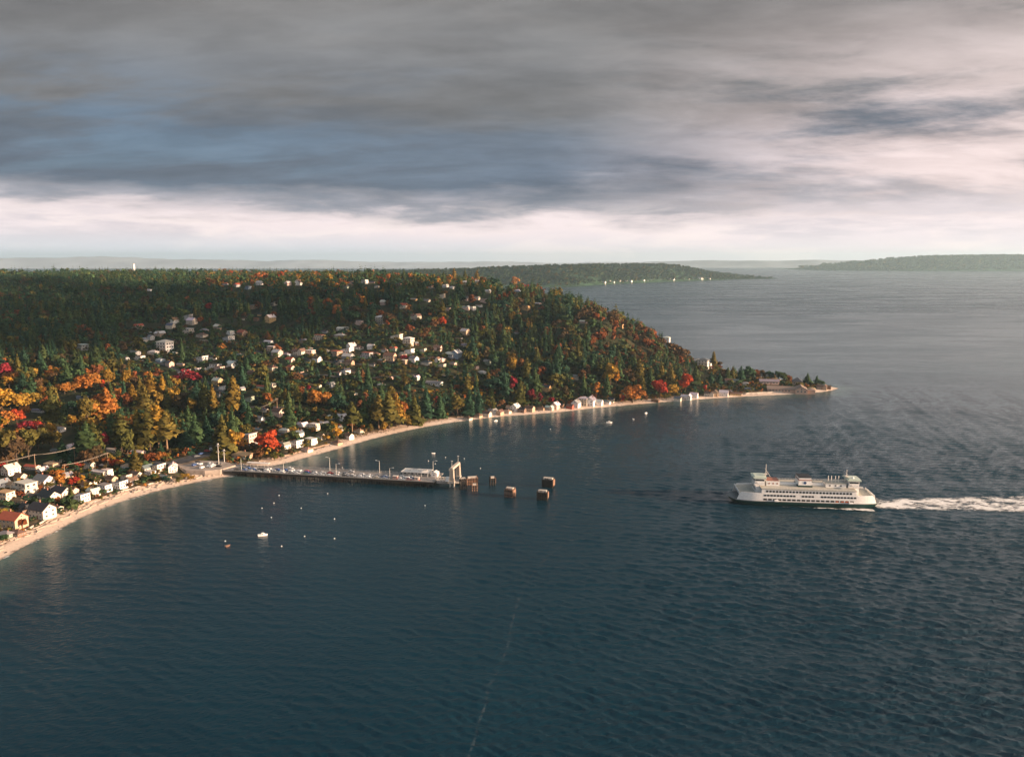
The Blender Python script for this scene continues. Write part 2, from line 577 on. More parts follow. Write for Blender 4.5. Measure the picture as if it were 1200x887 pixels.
# ------------------------------------------------------------------ water
def water_material():
    m = bpy.data.materials.new("sea_water")
    m.use_nodes = True
    k = NT(m.node_tree)
    b = k.n("ShaderNodeBsdfPrincipled"); o = k.n("ShaderNodeOutputMaterial")
    k.t.links.new(b.outputs[0], o.inputs[0])
    p = k.n("ShaderNodeTexCoord").outputs["Object"]
    x, y, z = k.sep(p)
    # the bay behind the point is sheltered; the open sound (further right) is wind-ruffled
    big = k.noise(p, 0.0042, 4.0, 0.55, 0.8)
    gust = k.noise(k.comb(k.math("MULTIPLY", x, 0.35), y, 0.0), 0.010, 5.0, 0.6, 0.6)
    cover = k.math("ADD", k.math("ADD", x, k.math("MULTIPLY", y, -0.10)), k.math("MULTIPLY", k.math("SUBTRACT", big, .5), 260.0))
    op = k.maprange(cover, -170.0, 190.0)
    amp = k.math("ADD", 0.24, k.math("MULTIPLY", op, 1.40))
    amp = k.math("MULTIPLY", amp, k.maprange(gust, 0.3, 0.7, 0.7, 1.25))
    ca, sa = math.cos(R(-16)), math.sin(R(-16))
    rx = k.math("ADD", k.math("MULTIPLY", x, ca), k.math("MULTIPLY", y, -sa))
    ry = k.math("ADD", k.math("MULTIPLY", x, sa), k.math("MULTIPLY", y, ca))
    wv = k.comb(k.math("MULTIPLY", rx, 0.34), ry, 0.0)
    w1 = k.noise(wv, 0.105, 3.0, 0.5, 0.5)
    w2 = k.noise(k.vmath("ADD", wv, (40, 9, 3)), 0.24, 3.0, 0.55, 0.5)
    w2 = k.math("SUBTRACT", 1.0, k.math("ABSOLUTE", k.math("MULTIPLY", k.math("SUBTRACT", w2, 0.5), 2.6)))
    w3 = k.noise(k.comb(k.math("MULTIPLY", rx, 0.62), ry, 0.0), 0.62, 4.0, 0.62, 0.4)
    sl = k.math("ADD", k.math("MULTIPLY", w1, 3.4), k.math("MULTIPLY", w2, 0.70))
    lane = k.noise(k.comb(k.math("MULTIPLY", x, 0.35), y, 0.0), 0.0085, 7.0, 0.66, 0.7)
    farw = k.maprange(y, 600.0, 1500.0, 0.0, 1.0)
    h = k.math("ADD", k.math("MULTIPLY", k.math("MULTIPLY", sl, amp), k.math("MULTIPLY", farw, 0.26)), k.math("MULTIPLY", w3, k.math("MULTIPLY", k.math("ADD", 0.26, k.math("MULTIPLY", amp, 0.34)), k.math("MULTIPLY", k.maprange(y, 400.0, 1800.0, 1.0, 0.42), k.maprange(lane, .36, .64, .84, 1.16)))))
    bp = k.n("ShaderNodeBump")
    bp.inputs["Strength"].default_value = 1.0
    bp.inputs["Distance"].default_value = 1.0
    k.put(bp.inputs["Height"], h)
    k.t.links.new(bp.outputs[0], b.inputs["Normal"])
    deep = k.mix(k.maprange(big, .35, .65), (.0020, .0200, .0335, 1), (.0034, .0265, .042, 1))
    sh = k.n("ShaderNodeAttribute"); sh.attribute_name = "shore"
    deep = k.mix(k.math("MULTIPLY", sh.outputs["Fac"], k.maprange(gust, .2, .6, .5, 1.0)), deep, (.060, .105, .092, 1))
    k.put(b.inputs["Base Color"], deep)
    k.put(b.inputs["Roughness"], k.math("MULTIPLY", k.maprange(y, 300.0, 3000.0, 0.09, 0.26), k.maprange(lane, .34, .66, .82, 1.25)))
    b.inputs["IOR"].default_value = 1.333
    b.inputs["Specular IOR Level"].default_value = 0.5
    b.inputs["Specular Tint"].default_value = (.62, .87, 1.0, 1)
    return m


def shelter(P):
    """how exposed to the wind a patch of water is: the bay behind the point is calm, the open sound is not"""
    c = P[:, 0] - .10 * P[:, 1] + wob(P, 420, 61) * 55
    op = np.clip((c + 190) / 380, 0, 1); op = op * op * (3 - 2 * op)
    g = .5 + .5 * np.clip(wob(np.c_[P[:, 0] * .35, P[:, 1]], 75, 62) * .8, -1, 1)
    return (.26 + .92 * op) * (.72 + .5 * g)


def build_water():
    t = np.linspace(-.80, .80, 660)
    t = np.r_[[-130, -20, -6, -3, -1.8, -1.2, -.95], t, [.95, 1.2, 1.8, 3, 6, 20, 130]]
    ys = [215.0]
    while ys[-1] < 1600: ys.append(ys[-1] * 1.0026)
    while ys[-1] < 29000: ys.append(ys[-1] * 1.04)
    ys[-1] = 29000.0
    ys = np.r_[[-1500, -400, 0, 120, 190], ys]
    T, Y = np.meshgrid(t, ys)
    X = np.clip(np.maximum(Y, 190) * T, -24000, 24000)
    P = np.c_[X.ravel(), Y.ravel()]
    inside = (P[:, 0] > gx[0]) & (P[:, 0] < gx[-1]) & (P[:, 1] > gy[0]) & (P[:, 1] < gy[-1])
    cd = np.where(inside, bilin(CDG, P[:, 0], P[:, 1]), -400)
    r = np.random.default_rng(303)
    z = np.zeros(len(P))
    fine = np.nonzero((np.abs(P[:, 0]) < .85 * P[:, 1]) & (P[:, 1] > 200) & (P[:, 1] < 1700))[0]
    Q = P[fine]
    acc = np.zeros(len(Q))
    for i in range(64):
        L = math.exp(r.uniform(math.log(2.0), math.log(10.5)))
        a = R(70) + r.normal(0, .36)
        kk = 2 * math.pi / L
        ph = (Q[:, 0] * math.cos(a) + Q[:, 1] * math.sin(a)) * kk + r.uniform(0, 6.28)
        # short waves fade out where the mesh gets too coarse for them
        res = np.clip((L / (Q[:, 1] * .0026) - 2.2) / 2.5, 0, 1)
        c = np.cos(ph)
        acc += (c + .25 * np.cos(2 * ph)) * L * .0082 * res
    fade = np.clip((1500 - Q[:, 1]) / 950, 0, 1) * np.clip((Q[:, 1] - 205) / 15, 0, 1) * np.clip(-cd[fine] / 45, .12, 1)
    z[fine] = acc * shelter(Q) * fade
    nx_, ny_ = len(t), len(ys)
    wi = np.arange(nx_ * ny_).reshape(ny_, nx_)
    F = np.stack([wi[:-1, :-1], wi[:-1, 1:], wi[1:, 1:], wi[1:, :-1]], -1).reshape(-1, 4)
    me = np_mesh("water", np.c_[P, z], F, [water_material()], True)
    at = me.attributes.new("shore", "FLOAT", "POINT")
    at.data.foreach_set("value", (np.clip(1 + (cd - wob(P, 70, 19) * 5) / 34, 0, 1) ** 1.3).astype(np.float32))
    tag(link("water", me), kind="structure")


build_water()


# ------------------------------------------------------------------ far shores
def far_land(name, x0, x1, nxx, y_shore, width, top, m, seed, rough=6.0, ny=26, L=500):
    xs = np.linspace(x0, x1, nxx)
    vs = []
    ts = np.linspace(0, 1, ny)
    for t in ts:
        ys = np.array([y_shore(x) for x in xs]) + t * width
        h = np.array([top(x) for x in xs]) * (np.clip(t / 0.35, 0, 1) ** 0.75) * (1 - np.clip((t - .75) / .25, 0, 1))
        P = np.c_[xs, ys]
        hh = h + (wob(P, L, seed) * rough + wob(P, L / 5, seed + 1) * rough * .45) * np.clip(h / 40, 0, 1)
        vs.append(np.c_[xs, ys, np.maximum(hh, -0.5)])
    V = np.concatenate(vs)
    ii = np.arange(len(V)).reshape(ny, nxx)
    F = np.stack([ii[:-1, :-1], ii[:-1, 1:], ii[1:, 1:], ii[1:, :-1]], -1).reshape(-1, 4)
    return tag(link(name, np_mesh(name, V, F, [m], True)), kind="structure")


def lerp_pts(pts):
    xs, ys = zip(*pts)
    return lambda x: float(np.interp(x, xs, ys))


far_green = mat("far_forest_floor", (.026, .055, .030), .95, var=.5, scale=.006, spec=.05)
hl_shore = lerp_pts([(-4000, 4300), (300, 4550), (374, 4650), (660, 5130), (1226, 5720), (1728, 6200), (2160, 6470)])
hl_top = lerp_pts([(-4000, 60), (-600, 66), (-100, 84), (300, 98), (900, 100), (1250, 96), (1450, 72), (1600, 44), (1760, 20), (1950, 5), (2140, 1.5), (2170, 0)])
far_land("headland", -4000, 2170, 200, hl_shore, 1500, hl_top, far_green, 21, 6.0)
is_shore = lerp_pts([(4000, 10900), (5200, 10500), (9000, 10300), (12000, 10500)])
is_top = lerp_pts([(4130, 0), (4250, 12), (4700, 62), (5200, 112), (5700, 158), (6300, 172), (7200, 178), (12000, 185)])
far_land("island", 4130, 12000, 160, is_shore, 1900, is_top, far_green, 31, 9.0, L=1300)
farther = lerp_pts([(2400, 90), (3000, 112), (3800, 122), (4600, 118), (5800, 124), (6800, 112), (8600, 100), (10000, 100)])
far_land("distant_shore", 2400, 10000, 120, lambda x: 13800, 2200, farther, mat("hazed_shore_land", (.24, .28, .31), .95, var=.15, scale=.002, spec=.05), 41, 5.0, L=1500)  # land colour paled to carry the haze of distance
mtn = lerp_pts([(-22000, 120), (-11000, 150), (-8600, 172), (-7600, 178), (-6800, 158), (-5600, 132), (-4000, 112), (-2500, 100), (0, 92), (2500, 88)])
far_land("hills", -16000, 2500, 120, lambda x: 12800, 2600, mtn, mat("hazed_mountain", (.34, .40, .45), .95, var=.1, scale=.002, spec=.05), 51, 14.0, L=2600)  # pale blue-grey puts distance haze into the hills' own colour

# ------------------------------------------------------------------ haze
hz = MB().box(-25000, 25000, -1700, 29500, -3.0, 330.0)
hm = bpy.data.materials.new("haze")
hm.use_nodes = True
k = NT(hm.node_tree)
pv = k.n("ShaderNodeVolumePrincipled")
pv.inputs["Color"].default_value = (.58, .84, 1.0, 1)
pv.inputs["Density"].default_value = 3.6e-5
pv.inputs["Anisotropy"].default_value = 0.25
o = k.n("ShaderNodeOutputMaterial")
k.t.links.new(pv.outputs[0], o.inputs["Volume"])
HAZE = hz.build("haze", hm)
tag(HAZE, kind="stuff")

# ------------------------------------------------------------------ the low cloud bank off to the right that keeps the left hillside in shade
def cloud_bank():
    hx, hy, te = math.cos(SUN_AZ), math.sin(SUN_AZ), math.tan(SUN_EL)
    low = lerp_pts([(700, 205), (780, 182), (836, 158), (920, 158), (1000, 158), (1080, 152), (1150, 150), (1230, 168), (1300, 200), (1390, 262), (1500, 330), (1680, 400)])
    top = lerp_pts([(700, 225), (780, 275), (1000, 330), (1300, 350), (1500, 420), (1680, 430)])
    r = np.random.default_rng(404)
    import bmesh
    bm = bmesh.new()
    bmesh.ops.create_icosphere(bm, subdivisions=3, radius=1.0)
    bv = np.array([v.co[:] for v in bm.verts]); bf = np.array([[v.index for v in f.verts] for f in bm.faces])
    bm.free()
    VS, FS, off = [], [], 0
    for yq in np.arange(715, 1680, 26):
        lo, hi = low(yq), top(yq)
        n = max(1, int((hi - lo) / 17))
        for i in range(n + 1):
            w = lo + 14 + (hi - lo - 28) * i / max(1, n) if hi - lo > 28 else (lo + hi) / 2
            a = 5000 + r.uniform(-240, 240)
            q = yq + r.uniform(-8, 8)
            if r.random() < .40: continue
            rv = np.array([r.uniform(60, 120), r.uniform(24, 34), r.uniform(12, 16)])
            P = bv * (1 + .10 * np.sin(bv[:, [0]] * 5 + r.uniform(0, 6)) * np.cos(bv[:, [1]] * 4 + r.uniform(0, 6))) * rv
            A, Q, Wv = a + P[:, 0], q + P[:, 1], w + P[:, 2]
            VS.append(np.c_[A * hx - Q * hy, A * hy + Q * hx, Wv + te * A])
            FS.append(bf + off); off += len(bv)
    m = mat("cloud", (.80, .80, .80), 1.0, var=.02, spec=0)
    tag(link("cloud", np_mesh("cloud", np.concatenate(VS), np.concatenate(FS), [m], True)), kind="stuff")


cloud_bank()
# ------------------------------------------------------------------ trees
def leaf_material(name, objcol):
    m = bpy.data.materials.new(name)
    m.use_nodes = True
    k = NT(m.node_tree)
    if objcol:
        base = k.n("ShaderNodeObjectInfo").outputs["Color"]
    else:
        at = k.n("ShaderNodeAttribute"); at.attribute_name = "tint"
        base = at.outputs["Color"]
    va = k.n("ShaderNodeAttribute"); va.attribute_name = "leafvar"
    g = k.n("ShaderNodeNewGeometry")
    big = k.noise(g.outputs["Position"], 0.35, 3.0, 0.6)
    v = k.math("MULTIPLY", va.outputs["Fac"], k.maprange(big, .3, .7, .72, 1.3))
    hue = k.noise(g.outputs["Position"], 0.16, 2.0, 0.5)
    tw = k.mix(k.maprange(hue, .35, .7, 0.0, 0.22), base, k.mix(1.0, base, (1.7, 1.15, .55, 1), "MULTIPLY"))
    col = k.mix(1.0, tw, k.comb(v, v, v), "MULTIPLY")
    b = k.n("ShaderNodeBsdfPrincipled"); o = k.n("ShaderNodeOutputMaterial")
    k.put(b.inputs["Base Color"], col)
    b.inputs["Roughness"].default_value = 0.85
    b.inputs["Specular IOR Level"].default_value = 0.12
    tr = k.n("ShaderNodeBsdfTranslucent")
    k.put(tr.inputs[0], col)
    mx = k.n("ShaderNodeMixShader"); mx.inputs[0].default_value = 0.22
    k.t.links.new(b.outputs[0], mx.inputs[1]); k.t.links.new(tr.outputs[0], mx.inputs[2])
    k.t.links.new(mx.outputs[0], o.inputs[0])
    return m


LEAF_OBJ = leaf_material("leaves", True)
LEAF_TINT = leaf_material("forest_leaves", False)
BARK = mat("bark", (.085, .06, .042), .95, var=.35, scale=1.5, spec=.1)
PALE_BARK = mat("pale_bark", (.24, .16, .10), .95, var=.3, scale=1.5, spec=.1)


def cards(C, N, size, r, aspect=1.0, spin=None):
    """little leaf-clump faces at C, facing N, bent a little"""
    n = len(C)
    N = N / np.linalg.norm(N, axis=1)[:, None]
    ref = r.normal(size=(n, 3)) if spin is None else spin
    U = np.cross(N, ref); U /= np.linalg.norm(U, axis=1)[:, None] + 1e-9
    Wv = np.cross(N, U)
    s = size[:, None]
    k1, k2 = r.uniform(.65, 1.25, (n, 1)), r.uniform(.65, 1.25, (n, 1))
    A = C + U * s * k1; B = C + Wv * s * aspect * k2; D = C - U * s * r.uniform(.65, 1.25, (n, 1)); E = C - Wv * s * aspect * r.uniform(.65, 1.25, (n, 1))
    B = B - N * s * .25; E = E - N * s * .25
    V = np.stack([A, B, D, E], 1).reshape(-1, 3)
    return V


def conifer(seed, n_whorl, per, base=0.12, rad=0.17, power=0.9, ragged=.25, droop=.55, tiers=True):
    """unit height; branches in whorls as drooping sprays with outward cards"""
    r = np.random.default_rng(seed)
    Vs, var = [], []
    ts = np.linspace(base, 0.985, n_whorl) + r.normal(0, .006, n_whorl)
    for i, t in enumerate(ts):
        prof = (1 - (t - base) / (1 - base)) ** power * (1.0 if t > base + .08 else .8)
        R0 = rad * max(prof, .03)
        gap = r.random() < .18
        m = max(4, int(per * (0.5 + .5 * prof)))
        a0 = r.uniform(0, 6.28)
        for q in range(m):
            if gap and r.random() < .6: continue
            a = a0 + 6.28 * q / m + r.normal(0, .25)
            L = R0 * (1 + r.normal(0, ragged))
            if L < .006: L = .008
            d = np.array([math.cos(a), math.sin(a), 0]); sd = np.array([-math.sin(a), math.cos(a), 0])
            z0 = t + .012
            w = L * r.uniform(.35, .6) + .012
            p0 = np.array([0, 0, z0]) + d * L * .12
            mid = d * L * .62 + np.array([0, 0, z0 - L * droop * .35 + .012])
            tip = d * L + np.array([0, 0, z0 - L * droop * r.uniform(.7, 1.3)])
            Vs.append(np.array([p0, mid + sd * w - [0, 0, w * .45], tip, mid - sd * w - [0, 0, w * .45]]))
            var.append(r.uniform(.65, 1.15))
            # hanging outer spray
            c = d * L * r.uniform(.68, .92) + np.array([0, 0, z0 - L * droop * .75])
            h = .02 + L * .22
            Vs.append(np.array([c + sd * h * .9 + [0, 0, h * .35], c + d * h * .25 + [0, 0, h * .7], c - sd * h * .9 + [0, 0, h * .25], c + d * h * .3 - [0, 0, h * 1.15]]))
            var.append(r.uniform(.75, 1.35))
    return np.array(Vs).reshape(-1, 3), np.array(var)


def broadleaf(seed, n, shape="round", lobes=9, width=.42, base=.18, size=.062):
    r = np.random.default_rng(seed)
    Cs, Ns, var, sz = [], [], [], []
    cz = (1 + base) / 2; hz_ = (1 - base) / 2
    L = []
    for i in range(lobes):
        for _ in range(60):
            p = r.uniform(-1, 1, 3)
            q = np.linalg.norm(p)
            if q < .75 and q > .15: break
        t = p[2]
        if shape == "oval": wz = width * (.75 - .25 * t)
        elif shape == "spread": wz = width * (1.05 - .15 * abs(t))
        elif shape == "column": wz = width * .5
        else: wz = width * (.98 - .22 * max(t, 0))
        c = np.array([p[0] * wz, p[1] * wz, cz + p[2] * hz_])
        rr = r.uniform(.30, .50) * width * (.62 if shape == "column" else 1)
        L.append((c, rr, r.uniform(.8, 1.2)))
    per = n // lobes
    for c, rr, lv in L:
        d = r.normal(size=(per, 3)); d /= np.linalg.norm(d, axis=1)[:, None]
        d[:, 2] = np.where(d[:, 2] < -.5, -d[:, 2], d[:, 2])
        rad = rr * (r.uniform(.55, 1.12, per) ** .6)
        C = c + d * rad[:, None] * np.array([1, 1, .82])
        C[:, 2] = np.clip(C[:, 2], base * .75, 1.0)
        Cs.append(C); Ns.append(d + r.normal(0, .45, (per, 3)))
        var.append(lv * r.uniform(.72, 1.25, per)); sz.append(size * r.uniform(.6, 1.25, per))
    C = np.concatenate(Cs); N = np.concatenate(Ns)
    return cards(C, N, np.concatenate(sz), r), np.concatenate(var)


def proto_mesh(name, VV, material):
    V, var = VV
    F = np.arange(len(V)).reshape(-1, 4)
    me = np_mesh(name, V, F, [material])
    at = me.attributes.new("leafvar", "FLOAT", "FACE")
    at.data.foreach_set("value", var.astype(np.float32))
    return me


# detailed crowns for single trees
CON = [conifer(1, 26, 12, .10, .21, .85, .32), conifer(2, 24, 12, .06, .25, .75, .34), conifer(3, 22, 11, .28, .20, .6, .42, .5),
       conifer(4, 26, 10, .42, .15, .55, .48, .45), conifer(5, 30, 10, .04, .16, .65, .26), conifer(6, 24, 12, .14, .26, .85, .34, .7)]
BRD = [broadleaf(11, 640, "round", 11), broadleaf(12, 620, "oval", 11, .33, .15), broadleaf(13, 640, "spread", 12, .55, .2),
       broadleaf(14, 560, "column", 10, .30, .08), broadleaf(15, 620, "round", 12, .5, .1), broadleaf(16, 600, "oval", 9, .40, .22)]
# lighter crowns for the forest mass
CON_M = [conifer(21 + i, 13, 7, b, w, p, .32) for i, (b, w, p) in enumerate([(.08, .21, .8), (.05, .25, .85), (.22, .19, .6), (.04, .17, .65), (.12, .23, .7), (.26, .17, .55)])]
BRD_M = [broadleaf(31 + i, 150, s, 8, w, b, .085) for i, (s, w, b) in enumerate([("round", .45, .1), ("oval", .36, .1), ("spread", .52, .12), ("round", .4, .15)])]
CON_S = [conifer(41 + i, 7, 5, .05, w, .8, .3) for i, w in enumerate([.20, .24, .17, .22])]
BRD_S = [broadleaf(51 + i, 56, s, 6, w, .05, .13) for i, (s, w) in enumerate([("round", .45), ("oval", .38), ("spread", .5)])]
CON_ME = [proto_mesh("crown", c, LEAF_OBJ) for c in CON]
BRD_ME = [proto_mesh("crown", c, LEAF_OBJ) for c in BRD]


def trunk_mesh(h0, rad, bark, limbs=True, seed=0):
    """tapered trunk with a flare and a few limbs; unit-height tree"""
    r = random.Random(seed)
    mb = MB()
    pts = [(0, 0, -.03), (r.uniform(-.008, .008), r.uniform(-.008, .008), h0 * .5), (0, 0, h0), (0, 0, min(.93, h0 + .45))]
    rr = [rad * 1.5, rad, rad * .8, rad * .18]
    rings = [[(p[0] + q * math.cos(a), p[1] + q * math.sin(a), p[2]) for a in [i * math.pi / 4 for i in range(8)]] for p, q in zip(pts, rr)]
    mb.loft(rings)
    if limbs:
        for i in range(6):
            a = r.uniform(0, 6.28); z0 = h0 * r.uniform(.75, 1.3); L = r.uniform(.15, .28)
            mb.tube((0, 0, z0), (math.cos(a) * L, math.sin(a) * L, z0 + L * r.uniform(.7, 1.3)), rad * .45, rad * .12, 5)
    return mb.mesh("trunk", bark)


CON_TR = [trunk_mesh(b, .012, BARK, False) for b in (.12, .10, .34)] + [trunk_mesh(.46, .011, PALE_BARK, False), trunk_mesh(.1, .011, BARK, False), trunk_mesh(.2, .013, BARK, False)]
BRD_TR = [trunk_mesh(.26, .022, BARK, True, i) for i in range(6)]

# leaf colour families; on conifers, olive and gold have low sunlight painted in
PAL = {
    "dark": [(.024, .062, .036), (.030, .068, .033), (.037, .073, .031), (.022, .058, .038), (.054, .080, .029)],
    "green": [(.044, .078, .030), (.058, .086, .030), (.040, .074, .032)],
    "olive": [(.085, .080, .020), (.105, .088, .022), (.07, .075, .02)],
    "gold": [(.20, .125, .022), (.24, .15, .025), (.17, .12, .025)],
    "yellow": [(.38, .21, .030), (.34, .21, .035), (.38, .18, .026)],
    "orange": [(.31, .125, .030), (.28, .105, .030), (.33, .15, .034)],
    "rust": [(.17, .055, .022), (.14, .055, .024), (.20, .07, .025), (.12, .06, .026)],
    "red": [(.31, .038, .022), (.34, .055, .022), (.28, .032, .024)],
    "crimson": [(.20, .022, .034), (.18, .022, .030)],
    "brown": [(.075, .05, .026), (.09, .055, .026), (.065, .05, .024)],
}
WORD = {"dark": "dark green", "green": "green", "olive": "olive green", "gold": "golden green", "yellow": "golden yellow", "orange": "orange",
        "rust": "rust brown", "red": "bright red", "crimson": "crimson", "brown": "dull brown"}
FORMC = ["spired conifer", "full conifer", "ragged conifer", "bare-stemmed conifer", "slender conifer", "broad conifer"]
FORMB = ["rounded tree", "tall oval tree", "spreading tree", "columnar tree", "full round tree", "loose oval tree"]


def zone_of(px, py, x, y):
    cd = CDI(x, y)
    if px > 815: return "on the low point"
    if py < 345: return "on the ridge skyline"
    if px > 560 and cd < 55: return "along the far beach houses"
    if px > 560: return "on the steep headland slope"
    if px < 205 and cd < 75: return "among the near beach houses"
    if px < 205 and py > 480: return "behind the near beach houses"
    if px < 205 and py > 415: return "on the sunlit left slope"
    if px < 330 and py > 490: return "beside the ferry landing"
    if cd < 60: return "along the curved middle beach"
    if py > 440: return "on the lower middle slope"
    return "on the hillside among houses" if px > 240 else "on the shaded left hillside"


TREES = []           # every single tree: dict(x, y, h, kind, form, pal, col, hero)
TREE_LABELS = []


def single_tree(x, y, h, fam, form, pal, squash=1.0):
    col = rng.choice(PAL[pal])
    f = rng.uniform(.88, 1.12)
    col = (col[0] * f, col[1] * f, col[2] * f, 1)
    root = empty("conifer_tree" if fam == "c" else "broadleaf_tree", (x, y, Z(x, y) - .1), rng.uniform(0, 6.28))
    root.scale = (h * squash, h * squash, h)
    cr = link("crown", (CON_ME if fam == "c" else BRD_ME)[form], root); cr.color = col
    link("trunk", (CON_TR if fam == "c" else BRD_TR)[form], root)
    tag(root, "tree", "tree", {"c": "conifers on the hillside and shore", "b": "broadleaf trees in autumn colour"}[fam])
    px, py, _ = project(x, y, Z(x, y))
    head = f"{WORD[pal]} {(FORMC if fam == 'c' else FORMB)[form]}"
    TREE_LABELS.append((root, head, zone_of(px, py, x, y), px))
    return root


